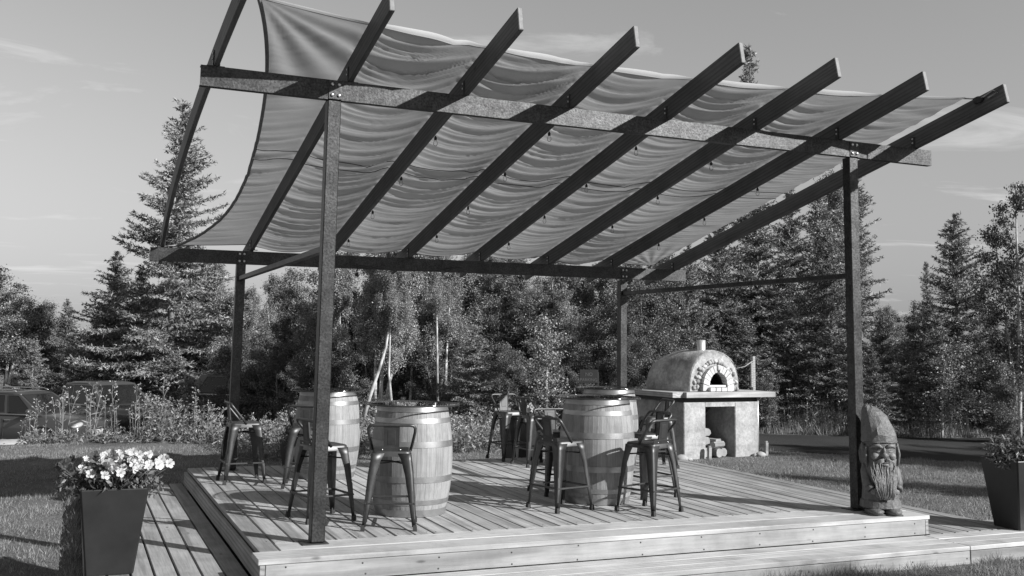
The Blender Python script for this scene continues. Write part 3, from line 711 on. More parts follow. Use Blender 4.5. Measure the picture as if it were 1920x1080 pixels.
tag(o, 'thin sawn stick leaning over the firewood pile', 'stick')
o = part('dark_tray', MB().box((0, 0, 0), (.42, .03, .34), None, .012).box((0, -.014, 0), (.36, .02, .28), None, .01), M['soot'], None, loc=ovM @ Vector((.66, .95, .62)), rot=(R(12), 0, R(4)))
tag(o, 'dark metal tray propped at the back of the oven hollow', 'tray')
# post with hook behind the oven, small stakes
q = ovM @ Vector((1.95, .62, 0))
pp = thing('utility_post', 'slim pale wooden post rising behind the oven counter with a cord tied to it', 'post', (q.x, q.y, ZG))
part('shaft', MB().box((0, 0, .81), (.055, .055, 1.62), None, .004), M['fascia_side'], pp)
part('batten', MB().box((-.048, -.02, 1.30), (.034, .03, .42), None, .003), M['fascia_side'], pp)
part('cord', MB().tube([(-.03, -.02, 1.53), (-.2, -.03, 1.44), (-.42, -.02, 1.40)], .007, 5), M['rope'], pp)
q = ovM @ Vector((1.53, .03, 0))
part('conduit', MB().tube([(q.x-pp.location.x, q.y-pp.location.y, 0), (q.x-pp.location.x, q.y-pp.location.y, .95)], .016, 8), M['flue'], pp)
for x, y, lab, h in ((.42, -.10, 'short wooden stake beside the oven doorway', .20), (1.62, -.06, 'short wooden stake at the far corner of the oven', .22)):
    q = ovM @ Vector((x, y, 0)); o = part('wooden_stake', MB().box((0, 0, h/2), (.075, .04, h), None, .004).box((0, 0, h+.012), (.06, .03, .024), None, .006), M['capx'], None, loc=(q.x, q.y, tz(q.x, q.y)-.01), rot=(0, R(2), R(20)))
    tag(o, lab, 'stake')
for k, (x, y, s) in enumerate(((-.10, -.07, .09), (1.48, -.09, .075), (.02, -.10, .05), (1.40, -.05, .05))):
    q = ovM @ Vector((x, y, 0)); o = part('field_stone', MB().ell((0, 0, s*.4), (s*1.2, s, s*.75), None, 10, 7, .25, k), M['rock'], None, loc=(q.x, q.y, tz(q.x, q.y)-.01))
    tag(o, 'small rough stone lying in the grass at the foot of the oven', 'stone', 'stones at the foot of the oven')

# ---------------------------------------------------------------- carved gnome (front = -Y)
gn = thing('gnome_statue', 'carved wooden gnome with pointed cap and long beard leaning on the right post', 'statue', (5.530, .215, .001), R(-24))
def body_ring(z, rx_, ry_, ox=0, oy=0, wob=0.0, sd=0, nu=30, p_=2.3, jz=0.0):
    ring = []; rr_ = random.Random(sd)
    for k in range(nu):
        a = 2*math.pi*k/nu; c_, s_ = math.cos(a), math.sin(a)
        x = math.copysign(abs(c_)**(2/p_), c_)*rx_; y = math.copysign(abs(s_)**(2/p_), s_)*ry_
        q = 1+wob*(rr_.random()-.5); ring.append(Vector((x*q+ox, y*q+oy, z+jz*(rr_.random()-.5))))
    return ring
def stack(rows, wob=.02, caps=True, nu=30, smooth=True, jz=0.0):
    return MB().loft([body_ring(*r[:3], *(r[3:] or (0, 0)), wob=wob, sd=i*3+1, nu=nu, jz=jz) for i, r in enumerate(rows)], True, caps, smooth)
part('coat', stack([(.05, .155, .125), (.06, .168, .138), (.10, .168, .138), (.125, .160, .130), (.20, .152, .126), (.30, .152, .122), (.40, .150, .118), (.47, .142, .112), (.52, .11, .09)], .035, True, 22, False, .004), M['carved'], gn)
part('coat_hem', stack([(.052, .164, .135), (.060, .178, .148), (.118, .172, .143), (.132, .158, .130)], .045, True, 20, False), M['carved'], gn)
part('head', stack([(.36, .10, .09, 0, -.01), (.42, .136, .114, 0, -.012), (.50, .140, .120, 0, -.012), (.57, .140, .120, 0, -.010), (.64, .138, .118, 0, -.005), (.70, .11, .1)], .02), M['carved'], gn)
part('cap', stack([(.628, .140, .122), (.634, .152, .134), (.650, .154, .136), (.70, .150, .132, -.002, 0), (.76, .140, .122, -.010, .004), (.81, .127, .108, -.020, .01), (.86, .110, .092, -.036, .016), (.90, .090, .074, -.052, .022), (.935, .062, .052, -.068, .028), (.954, .030, .026, -.078, .03)], .085, True, 17, False, .014), M['carved'], gn)
part('cap_brim', MB().tube([(.150*math.cos(a_)*1.0, .132*math.sin(a_), .634+.004*math.sin(3*a_)) for a_ in [2*math.pi*k/28 for k in range(29)]], .006, 6), M['carved'], gn)
for sx in (-1, 1):
    part('shoe', MB().ell((sx*.080, -.070, .030), (.078, .120, .036), None, 14, 8, .06, 3).box((sx*.080, -.05, .006), (.14, .20, .012), None, .003), M['carved'], gn)
    part('cheek', MB().ell((sx*.072, -.106, .512), (.040, .030, .036), None, 14, 9, .03, 5), M['carved_light'], gn)
    part('eyebrow', MB().tube([(sx*.016, -.126, .588), (sx*.046, -.134, .608), (sx*.085, -.116, .604), (sx*.118, -.082, .580)], [.011, .017, .014, .006], 8), M['carved_light'], gn)
    e = part('eye', MB().ell((sx*.052, -.110, .570), (.026, .014, .010), None, 12, 8), M['carved'], gn)
    part('pupil', MB().ell((sx*.052, -.1215, .569), (.008, .005, .006), None, 10, 6), M['soot'], e)
    part('eye_bag', MB().tube([(sx*.026, -.120, .560), (sx*.052, -.125, .553), (sx*.082, -.110, .560)], .006, 6), M['carved_light'], gn)
    part('ear', MB().ell((sx*.148, -.010, .570), (.018, .034, .058), Matrix.Rotation(R(10*sx), 3, 'Y'), 10, 8, .12, 9).ell((sx*.158, -.020, .575), (.010, .018, .034), None, 8, 6), M['carved'], gn)
    for k in range(5):   # side locks
        part('hair_lock', MB().tube([(sx*.140, -.075+.036*k, .60), (sx*(.150+.004*(k % 2)), -.075+.036*k, .53), (sx*.143, -.072+.035*k, .46), (sx*.132, -.065+.032*k, .41)], [.010, .015, .014, .005], 7), M['carved'], gn)
    part('sleeve', MB().tube([(sx*.115, .005, .45), (sx*.138, -.020, .37), (sx*.140, -.062, .28), (sx*.122, -.098, .235)], [.036, .042, .043, .038], 10), M['carved'], gn)
    part('cuff', MB().tube([(sx*.128, -.090, .248), (sx*.114, -.108, .222)], [.043, .044], 10), M['carved'], gn)
    h = part('hand', MB().ell((sx*.098, -.124, .205), (.032, .017, .028), None, 12, 8, .03, 2), M['carved_light'], gn)
    for k in range(4):
        part('finger', MB().tube([(sx*(.092-.002*k), -.134, .220-.013*k), (sx*(.072-.003*k), -.140, .204-.014*k), (sx*(.058+.004*k), -.136, .188-.011*k)], [.0085, .0085, .006], 7), M['carved_light'], h)
    part('thumb', MB().tube([(sx*.096, -.132, .226), (sx*.080, -.140, .232), (sx*.064, -.138, .226)], [.0095, .009, .006], 7), M['carved_light'], h)
part('nose', MB().ell((0, -.136, .525), (.028, .034, .026), None, 14, 10, .03, 1).ell((0, -.124, .560), (.016, .024, .036), None, 10, 8).ell((-.025, -.122, .520), (.015, .017, .014), None, 10, 7).ell((.025, -.122, .520), (.015, .017, .014), None, 10, 7), M['carved_light'], gn)
part('beard', stack([(.135, .022, .018, 0, -.142), (.17, .050, .028, 0, -.138), (.24, .076, .036, 0, -.126), (.32, .096, .042, 0, -.112), (.39, .110, .046, 0, -.102), (.45, .116, .046, 0, -.092), (.49, .124, .03, 0, -.086)], .05), M['carved'], gn)
bk = random.Random(8)
for k in range(80):  # carved strands
    u = bk.uniform(-1, 1); x_ = u*.122; zt = .485-.05*abs(u)*bk.random()-.14*bk.random(); ln = bk.uniform(.12, .24)
    yb_ = lambda z, x: -.106-.040*math.cos(max(-1.3, min(1.3, x/.105)))-.022*max(0, (.40-z))/.25
    zs_ = [zt-ln*q for q in (0, .3, .6, 1)]
    xs_ = [x_, x_*.95+bk.uniform(-.008, .008), x_*.80+bk.uniform(-.008, .008), x_*.55]
    part('beard_strand', MB().tube([(xx, yb_(zz2, xx)-.004, max(.14, zz2)) for xx, zz2 in zip(xs_, zs_)], [.003, .0065, .006, .0015], 5), M['carved_light'], gn)
for sx in (-1, 1):
    for k in range(5):
        part('moustache', MB().tube([(sx*.010, -.146, .494-.005*k), (sx*.042, -.146+.003*k, .484-.010*k), (sx*.082, -.124+.004*k, .462-.014*k), (sx*.100, -.105, .430-.012*k)], [.007, .008, .006, .002], 6), M['carved_light'], gn)
part('mouth', MB().ell((.004, -.146, .440), (.032, .016, .014), None, 12, 8), M['carved_light'], gn)
part('mouth', MB().ell((.004, -.142, .460), (.028, .012, .006), None, 12, 8), M['carved'], gn)

# ---------------------------------------------------------------- planters
def pot_mesh(wt, wb, h):
    mb = MB()
    def sq(s, z, b=.012):
        return [Vector(p) for p in ((s-b, -s, z), (s, -s+b, z), (s, s-b, z), (s-b, s, z), (-s+b, s, z), (-s, s-b, z), (-s, -s+b, z), (-s+b, -s, z))]
    mb.loft([sq(wb/2, 0), sq(wb/2+.002, .01), sq(wt/2, h-.006), sq(wt/2-.003, h), sq(wt/2-.018, h), sq(wt/2-.03, h-.06)], True, True, False); return mb
blo = MB(); 
for k in range(5):
    a = 2*math.pi*k/5; pts = []
    for rr_, da, z in ((.004, 0, -.012), (.026, -.62, .0), (.038, -.42, .005), (.041, 0, -.001), (.038, .42, .005), (.026, .62, .001)):
        pts.append((rr_*math.cos(a+da), rr_*math.sin(a+da), z))
    blo.add(pts, [(0, 1, 2, 3), (0, 3, 4, 5)])
blo.lathe([(.003, -.035), (.005, -.02), (.012, -.006)], 8)
blo_me = blo.mesh('blossom')
def leaf_cloud(n, center, rad, size, r_, flat=.0, aspect=.5, droop=0.0):
    c = r_.normal(size=(n, 3)); c /= np.linalg.norm(c, axis=1)[:, None]+1e-9; c *= (r_.random(n)**.45)[:, None]
    c = c*np.array(rad)+np.array(center); return leaves_at(c, size, r_, aspect, droop)
def leaves_at(c, size, r_, aspect=.5, droop=0.0, dirs=None):
    n = len(c); d = r_.normal(size=(n, 3)) if dirs is None else dirs+r_.normal(size=(n, 3))*.35; d[:, 2] -= droop; d /= np.linalg.norm(d, axis=1)[:, None]+1e-9
    a = r_.normal(size=(n, 3)); s = np.cross(d, a); s /= np.linalg.norm(s, axis=1)[:, None]+1e-9
    ln = (size*(.6+.8*r_.random(n)))[:, None]; nrm = np.cross(d, s)
    p0 = c; p1 = c+d*ln*.5+s*ln*aspect*.5+nrm*ln*.08; p2 = c+d*ln; p3 = c+d*ln*.5-s*ln*aspect*.5+nrm*ln*.08
    V = np.stack([p0, p1, p2, p3], 1).reshape(-1, 3); b = np.arange(n)[:, None]*4
    F = np.concatenate([b+np.array([0, 1, 2]), b+np.array([0, 2, 3])], 0); return V, F
def join(parts):
    Vs, Fs, o = [], [], 0
    for V, F in parts: Vs.append(V); Fs.append(F+o); o += len(V)
    return np.concatenate(Vs), np.concatenate(Fs)
def planter(loc, rz, label, wt, wb, h, seed, flowers, dark=0, soft=False, rad=(.27, .24, .13)):
    t = thing('planter', label, 'planter', loc, rz); part('pot', pot_mesh(wt, wb, h), M['pot'], t)
    part('soil', MB().box((0, 0, h-.05), (wt-.05, wt-.05, .02)), M['soil'], t)
    r_ = np.random.default_rng(seed)
    V, F = join([leaf_cloud(1500, (0, 0, h+rad[2]*.6), rad, .05, r_, aspect=.42), leaf_cloud(300, (-rad[0]*.75, -.05, h+.04), (.14, .16, .12), .04, r_, aspect=.4), leaf_cloud(260, (rad[0]*.6, -.08, h-.0), (.14, .12, .08), .04, r_, aspect=.4, droop=.6)])
    stuff(link('foliage', tri_mesh('foliage', V, F), M['leaf_pot'], t))
    stems = MB(); pr2 = random.Random(seed)
    for k in range(flowers+dark):
        a = pr2.uniform(0, 6.28); q = math.sqrt(pr2.random()); x = rad[0]*1.0*q*math.cos(a)+(.06 if k < flowers else -.12); y = rad[1]*q*math.sin(a)
        z = h+rad[2]*(.55+1.15*math.sqrt(max(0, 1-q*q*.8)))*pr2.uniform(.75, 1.08)
        me_ = blo_me if k < flowers else blo_dk
        tilt = (R(pr2.uniform(35, 85)), 0, R(pr2.uniform(-50, 70)))
        link('blossom', me_, None, t, loc=(x, y, z), rot=tilt, scale=pr2.uniform(.6, 1.0))
        stems.tube([(x*.5, y*.5, h), (x, y, z-.02)], .003, 4)
    stuff(part('stems', stems, M['leaf_pot'], t)) if flowers+dark else None; return t
blo_dk = blo_me.copy(); blo_me.materials.append(M['petal']); blo_dk.materials.append(M['petal_dark'])
planter((-.905, .80, LZ+.002), 0, 'tall tapered charcoal planter full of white petunias on the lower step', .445, .31, .585, 21, 62, 16, rad=(.33, .28, .125))
planter((6.99, .01, LZ+.002), R(-2), 'tall tapered dark planter with trailing foliage near the gnome', .44, .30, .63, 22, 0, 4, rad=(.28, .26, .14))
planter((1.55, 5.95, tz(1.55, 5.95)), .2, 'dark planter with trailing vine standing behind the deck stools', .52, .40, .52, 23, 0, 3, rad=(.30, .28, .20))
planter((4.62, 6.2, tz(4.62, 6.2)), .1, 'dark pot of small white flowers behind the rear stools', .46, .36, .72, 24, 12, 0, rad=(.26, .24, .14))

# ---------------------------------------------------------------- no parking sign
sp = at(1104, 706, 18.5); gz_ = tz(sp.x, sp.y)
sg = thing('no_parking_sign', 'small black wooden NO PARKING sign board on a post by the trees', 'sign', (sp.x, sp.y, gz_), R(-24))
hh = sp.z-gz_
part('board', MB().box((0, 0, hh), (.34, .03, .25), None, .006), M['black'], sg); part('post', MB().box((.15, .045, hh/2), (.07, .06, hh+.16), None, .004), M['black'], sg)
def text_part(s, size, loc, parent, mat, rot=(R(90), 0, 0)):
    cu = bpy.data.curves.new('txt', 'FONT'); cu.body = s; cu.size = size; cu.align_x = 'CENTER'; cu.extrude = .002
    o = bpy.data.objects.new('txt', cu); C.objects.link(o); bpy.context.view_layer.update()
    me = bpy.data.meshes.new_from_object(o.evaluated_get(bpy.context.evaluated_depsgraph_get())); bpy.data.objects.remove(o)
    return link('lettering', me, mat, parent, loc=loc, rot=rot)
text_part('NO', .085, (0, -.0175, hh+.012), sg, M['sign_text']); text_part('PARKING', .075, (-.005, -.0175, hh-.085), sg, M['sign_text'])

# ---------------------------------------------------------------- cars
def car(kind, label, loc, rz, paint):
    pk = kind == 'pickup'
    t = thing('parked_pickup' if pk else 'parked_car', label, 'pickup' if pk else 'car', loc, rz); P_ = car_paint('paint_'+kind, paint)
    #          length half-width sill  bonnet belt  roof  windscreen foot / head, rear of cabin foot / head
    Ln, W, zs_, hood, belt, roof, wf, wh, rf, rh = (5.5, .98, .46, 1.17, 1.22, 1.86, 1.15, .45, -.95, -.85) if pk else (4.65, .92, .32, 1.06, 1.10, 1.66, 1.25, .35, -2.12, -1.75)
    h = Ln/2
    def ring(x, w_, z0, z1, cr):                       # body section, crowned top
        pts = [(-w_*.88, z0), (w_*.88, z0), (w_*.985, z0+.14), (w_, z0+.34), (w_*.985, z1-.16), (w_*.93, z1-.05), (w_*.78, z1), (0, z1+cr), (-w_*.78, z1), (-w_*.93, z1-.05), (-w_*.985, z1-.16), (-w_, z0+.34), (-w_*.985, z0+.14)]
        return [Vector((x, y, z)) for y, z in pts]
    nose = hood-(.05 if pk else .09)
    secs = [(-h, W*.88, zs_+.12, belt-.12, 0), (-h+.10, W*.96, zs_+.02, belt-.02, 0), (-h+.8, W, zs_, belt, 0), (rf, W, zs_, belt, 0), (0, W, zs_-.02, belt-.01, 0), (wf-.15, W, zs_-.02, belt-.02, .01), (wf+.05, W, zs_-.02, hood+.02, .03), (h-.9, W*.99, zs_, hood, .04), (h-.4, W*.97, zs_, hood-(.02 if pk else .06), .04), (h-.14, W*.93, zs_, nose, .03), (h-.03, W*.88, zs_+.02, nose-.12, .0), (h, W*.82, zs_+.1, nose-.22, 0)]
    part('body', MB().loft([ring(*q) for q in secs], True, True, True), P_, t)
    wb_, wt_, zt = W*.93, W*.74, roof-.04
    zb0 = belt-.05
    part('cabin', MB().add([(rf, -wb_, zb0), (wf, -wb_, zb0), (wf, wb_, zb0), (rf, wb_, zb0), (rh, -wt_, zt), (wh, -wt_, zt), (wh, wt_, zt), (rh, wt_, zt)], [(0, 1, 5, 4), (1, 2, 6, 5), (2, 3, 7, 6), (3, 0, 4, 7)]), P_, t)
    part('roof', MB().loft([[Vector((x, y*q, z-d_)) for y, z in ((-wt_-.015, zt-.015), (-wt_+.03, roof-.012), (-wt_+.2, roof+.012), (0, roof+.03), (wt_-.2, roof+.012), (wt_-.03, roof-.012), (wt_+.015, zt-.015))] for x, q, d_ in ((rh-.06, .95, .03), (rh+.25, 1, 0), ((rh+wh)/2, 1, -.008), (wh-.2, 1, 0), (wh+.06, .96, .03))], True, True, True), P_, t)
    def lerp(a, b, u): return tuple(a[k]+(b[k]-a[k])*u for k in range(3))
    def pane(name, q, ins=(.07, .07, .08, .08), off=.008, mat='glass_car'):     # q: four corners a(bottom rear) b(bottom front) c(top front) d(top rear)
        a, b, c, d = q; l, r_, lo, hi = ins
        def P2(u, v): return Vector(lerp(lerp(a, b, u), lerp(d, c, u), v))
        vs = [P2(l, lo), P2(1-r_, lo), P2(1-r_, 1-hi), P2(l, 1-hi)]; n = (vs[1]-vs[0]).cross(vs[3]-vs[0]).normalized()
        cen = sum(vs, Vector())/4
        if n.dot(cen-Vector((0, 0, 1.2))) < 0: n = -n
        vs = [v+n*off for v in vs]; o = part(name, MB().add(vs, [(0, 1, 2, 3)]), M[mat], t)
        part('window_trim', MB().tube([*vs, vs[0]], .010, 5), M['rubber'], o); return o
    pane('windscreen', [(wf, wb_, zb0), (wf, -wb_, zb0), (wh, -wt_, zt), (wh, wt_, zt)], (.06, .06, .07, .05)); pane('rear_window', [(rf, -wb_, zb0), (rf, wb_, zb0), (rh, wt_, zt), (rh, -wt_, zt)], (.08, .08, .2, .1))
    for sy in (-1, 1):
        mb_, mt_ = (wf*.30+rf*.70 if pk else .18), (wh*.30+rh*.70 if pk else .02)
        cuts = [((mb_, mt_), (wf-.20, wh-.04))] + ([((rf+.06, rh+.04), (mb_-.05, mt_-.05))] if pk else [((-.82, -.80), (.10, -.04)), ((rf+.25, rh+.22), (-.90, -.88))])
        for (b0, t0), (b1, t1) in cuts:
            pane('side_window', [(b0, sy*wb_, zb0), (b1, sy*wb_, zb0), (t1, sy*wt_, zt), (t0, sy*wt_, zt)], (.03, .03, .12, .10))
        part('belt_trim', MB().tube([(rf, sy*(wb_+.012), belt-.02), (0, sy*(wb_+.02), belt-.015), (wf-.1, sy*(wb_+.012), belt-.02)], .012, 6), M['chrome'], t)
        part('mirror', MB().ell((wf-.28, sy*(W+.11), belt+.08), (.075, .12, .075), None, 10, 7), P_, t)
        part('roof_rail', MB().tube([(rh+.1, sy*(wt_-.03), roof+.015), (rh+.25, sy*(wt_-.03), roof+.06), (wh-.25, sy*(wt_-.03), roof+.06), (wh-.1, sy*(wt_-.03), roof+.015)], .016, 6), M['chrome'], t) if not pk else None
        part('headlight', MB().ell((h-.13, sy*(W*.74), nose-.13), (.13, .17 if pk else .2, .10 if pk else .07), Matrix.Rotation(R(-14*sy), 3, 'X') if not pk else None, 14, 9), M['lamp'], t)
        part('fog_lamp', MB().ell((h-.01, sy*(W*.62), zs_+.2), (.04, .06, .05), None, 10, 7), M['lamp'], t)
        for fx in (1, -1):
            wx = fx*(h-.95)
            wh_ = part('wheel', MB().lathe([(.22, -.11), (.34, -.11), (.365, -.07), (.365, .07), (.34, .11), (.22, .11)], 24), M['tyre'], t, loc=(wx, sy*(W-.08), .36), rot=(R(90), 0, 0))
            part('rim', MB().lathe([(0, -.09), (.18, -.08), (.225, -.115), (.225, .115), (.18, .08), (0, .09)], 12), M['rim'], wh_)
            part('wheel_arch', MB().tube([(wx+.44*math.cos(a_), sy*(W+.002), .36+.44*math.sin(a_)) for a_ in [math.pi*k/8 for k in range(9)]], .03, 5), M['rubber'], t)
        for dx_ in ((.25, -.75) if not pk else (.2,)): part('door_handle', MB().box((dx_, sy*(W+.012), belt-.16), (.2, .03, .03), None, .008), M['chrome'], t)
        for dx_ in ((1.05, .12, -.9) if not pk else (1.05, -.45)): part('door_seam', MB().box((dx_, sy*(W+.001), (belt+zs_)/2), (.010, .012, belt-zs_-.2)), M['rubber'], t)
    gw, gh = (.60, .36) if pk else (.50, .20); gz0 = nose-.30 if pk else nose-.28
    part('grille', MB().box((h-.045, 0, gz0), (.09, 2*gw, gh), None, .03), M['rubber'], t)
    for k in range(4 if pk else 3):
        part('grille_bar', MB().box((h+.008, 0, gz0-gh/2+.05+(gh-.1)*k/(3 if pk else 2)), (.03, 2*gw-.06, .035 if pk else .02), None, .008), M['chrome'], t)
    part('bumper', MB().box((h-.02, 0, zs_+.12), (.18, 2*W*.9, .22), None, .06), M['chrome'] if pk else P_, t)
    part('number_plate', MB().box((h+.08, 0, zs_+(.20 if pk else .30)), (.012, .32, .16), None, .004), M['white'], t)
    part('underbody', MB().box((0, 0, zs_-.02), (Ln-.7, 2*W*.84, .16)), M['rubber'], t)
    return t
def ground_at(px, D): v = at(px, 800, D); return v.x, v.y
x_, y_ = ground_at(42, 28.0); car('suv', 'dark parked car with bright headlight and white plate behind tall weeds', (x_, y_, tz(x_, y_)-.12), R(-36), .05)
x_, y_ = ground_at(192, 31.0); car('pickup', 'dark pickup truck with chrome bar grille parked behind the weeds', (x_, y_, tz(x_, y_)-.14), R(-55), .06)
x_, y_ = ground_at(300, 35.5); car('van', 'dark car parked beyond the pickup, mostly hidden by weeds', (x_, y_, tz(x_, y_)-.1), R(-55), .03)
x_, y_ = ground_at(500, 29); car('sedan', 'dark car half hidden by shrubs behind the deck', (x_, y_, tz(x_, y_)-.2), R(-35), .05)

# ---------------------------------------------------------------- vegetation builders
def unit(v): return v/(np.linalg.norm(v, axis=-1, keepdims=True)+1e-9)
def slivers(c, d, ln, wd, r_, up_bias=None):             # one thin triangle per entry
    n = len(c); s = np.cross(d, r_.normal(size=(n, 3))); s = unit(s)
    V = np.stack([c-s*wd[:, None]*.5, c+s*wd[:, None]*.5, c+d*ln[:, None]], 1).reshape(-1, 3)
    return V, np.arange(n*3).reshape(-1, 3)
def build_trunk(h, r0, r_, lean=(0, 0), n=14, sides=9, wob=.02, top=.01):
    pts, rs = [], []
    ph = r_.uniform(0, 6.28)
    for k in range(n+1):
        u = k/n; pts.append((lean[0]*u+wob*h*math.sin(ph+u*5)*u*.5, lean[1]*u+wob*h*math.cos(ph*1.7+u*4)*u*.5, h*u)); rs.append(r0*(1-u)**.85+top)
    return pts, rs
def spruce_meshes(seed, h=10, rmax=2.0, bare=.06, whorl=.27, dens_=1.0, sparse=0.0, needle=.085, shape=.85):
    r_ = np.random.default_rng(seed); pts, rs = build_trunk(h, .015*h+.02, r_, wob=.004)
    tr_ = MB().tube(pts, rs, 8); cs, ds, ls, ws = [], [], [], []
    limbs = MB()
    z = h*bare
    while z < h*.985:
        u = (z-h*bare)/(h*(1-bare)); Lm = rmax*((1-u)**shape)*(.55+.45*min(1, u*6+.4))+.10
        nb = int(r_.integers(5, 8)) if u < .9 else 4
        for b in range(nb):
            if r_.random() < sparse: continue
            az = r_.uniform(0, 6.283); Lb = Lm*r_.uniform(.42, 1.15); zb_ = z+r_.uniform(-.75, .75)*whorl
            el = -.12+.75*u+r_.uniform(-.12, .12)        # higher branches reach upward
            k = max(4, int(Lb/.11)); s = np.linspace(.06, 1, k)
            dirx = np.array([math.cos(az), math.sin(az)])
            rad = Lb*s; hz = Lb*(math.sin(el)*s - .30*(1-u)*s*s*1.0 + .26*(1-u)*s**3.2)
            P = np.stack([dirx[0]*rad, dirx[1]*rad, zb_+hz], -1)
            if Lb > .5: limbs.tube([tuple(P[0]*np.array([.1, .1, 1])), tuple(P[k//2]), tuple(P[-1])], [.012+.006*Lb, .008+.003*Lb, .003], 4, False)
            T = unit(np.gradient(P, axis=0)); side = unit(np.cross(T, np.array([0, 0, 1.0])))
            for sg in (-1, 1):
                tl = (.10+.34*Lb*(1-s)**.7*s**.25)*r_.uniform(.6, 1.15, k)
                td = unit(T*.75+side*sg*.8+np.array([0, 0, -.16])+r_.normal(size=(k, 3))*.12)
                m_ = np.maximum(2, (tl/.06*dens_).astype(int)); rep = np.repeat(np.arange(k), m_)
                f = r_.random(len(rep)); c = P[rep]+td[rep]*(tl[rep]*f)[:, None]+r_.normal(size=(len(rep), 3))*.02
                d = unit(td[rep]*.8+r_.normal(size=(len(rep), 3))*.55)
                cs.append(c); ds.append(d); ls.append(needle*(.7+.8*r_.random(len(rep)))); ws.append(needle*.40*(.7+.6*r_.random(len(rep))))
            m_ = int(k*3*dens_); f = r_.integers(0, k, m_); c = P[f]+r_.normal(size=(m_, 3))*.025; d = unit(T[f]+r_.normal(size=(m_, 3))*.6)
            cs.append(c); ds.append(d); ls.append(needle*(.7+.8*r_.random(m_))); ws.append(needle*.40*np.ones(m_))
        z += whorl*(1-.45*u)*r_.uniform(.8, 1.2)
    m_ = 40; zt_ = h-.5*r_.random(m_); cs.append(np.stack([np.zeros(m_), np.zeros(m_), zt_], -1)+r_.normal(size=(m_, 3))*.01); ds.append(unit(r_.normal(size=(m_, 3))*.5+np.array([0, 0, 1]))); ls.append(needle*np.ones(m_)*1.2); ws.append(needle*.3*np.ones(m_))
    c, d, l_, w_ = np.concatenate(cs), np.concatenate(ds), np.concatenate(ls), np.concatenate(ws)
    tm = tr_.mesh('trunk'); tm.materials.append(M['bark'])
    V, F = slivers(c, d, l_, w_, r_); cm = tri_mesh('crown', V, F)
    lm = limbs.mesh('branches') if limbs.v else None
    if lm: lm.materials.append(M['bark'])
    return tm, cm, lm
def leafy_meshes(seed, h=6, rmax=1.4, r0=.05, base=.25, nl=9000, size=.06, stems=1, spread=.5, droop=.5, bark='birchbark', clump=.28):
    r_ = np.random.default_rng(seed); tr_ = MB(); limbs = MB(); cl = []
    for s_ in range(stems):
        lean = (r_.uniform(-spread, spread), r_.uniform(-spread, spread)) if stems > 1 else (r_.uniform(-.25, .25), r_.uniform(-.25, .25))
        hs = h*(1 if s_ == 0 else r_.uniform(.75, .98)); pts, rs = build_trunk(hs, r0*r_.uniform(.8, 1.1), r_, lean, 12, 7, .03)
        off = np.array([r_.uniform(-.15, .15), r_.uniform(-.15, .15), 0]) if stems > 1 else np.zeros(3)
        pts = [tuple(np.array(p_)+off) for p_ in pts]; tr_.tube(pts, rs, 7)
        pa = np.array(pts)
        for b in range(int(34/stems**.5)):
            u = base+(1-base)*r_.random()**.9; p0 = np.array([np.interp(u*hs, pa[:, 2], pa[:, j]) for j in range(3)])
            v = (u-base)/(1-base); Lb = rmax*(.35+.65*math.sin(math.pi*min(1, .18+.82*v)))*r_.uniform(.5, 1.05)
            az = r_.uniform(0, 6.283); el = r_.uniform(.25, .9)
            k = 6; s = np.linspace(0, 1, k); P = p0+np.stack([math.cos(az)*math.cos(el)*Lb*s, math.sin(az)*math.cos(el)*Lb*s, math.sin(el)*Lb*s-.25*Lb*droop*s*s], -1)
            limbs.tube([tuple(q) for q in P[::2]]+[tuple(P[-1])], [.012+.004*Lb, .009, .006, .003], 4, False)
            nc = int(3+Lb*5)
            for q in range(nc):
                f = r_.uniform(.25, 1.0); pc = np.array([np.interp(f, s, P[:, j]) for j in range(3)])+r_.normal(size=3)*.10*Lb
                cl.append((pc, clump*r_.uniform(.55, 1.25)))
        for q in range(4): cl.append((pa[-1]-np.array([0, 0, .25*q]), clump*.7))
    per = max(6, nl//len(cl)); cc = []
    for pc, cr in cl:
        n = int(per*r_.uniform(.25, 1.75)); x = r_.normal(size=(n, 3))*(np.array([cr*.36, cr*.36, cr*.62]) if droop > .6 else np.array([cr*.5, cr*.5, cr*.36])); cc.append(pc+x)
    c = np.concatenate(cc); V, F = leaves_at(c, np.full(len(c), size), r_, .62, droop)
    tm = tr_.mesh('trunk'); tm.materials.append(M[bark]); lm = limbs.mesh('branches'); lm.materials.append(M['bark'])
    return tm, tri_mesh('crown', V, F), lm
def with_mat(ms, mat):
    ms[1].materials.append(M[mat]); return ms
SP = {'hero': with_mat(spruce_meshes(101, 11, 3.1, .10, .26, 1.45, .10, .12, .90), 'spruce'),
      'full': with_mat(spruce_meshes(102, 9, 2.7, .03, .22, 1.3, .0, .125, .85), 'spruce'),
      'slim': with_mat(spruce_meshes(103, 9, 1.35, .04, .22, 1.4, .05, .10, .75), 'spruce'),
      'young': with_mat(spruce_meshes(104, 5, 1.8, .02, .20, 1.4, .0, .105, .9), 'spruce_l'),
      'scraggy': with_mat(spruce_meshes(105, 10, 1.9, .08, .33, 1.0, .25, .12, .6), 'spruce')}
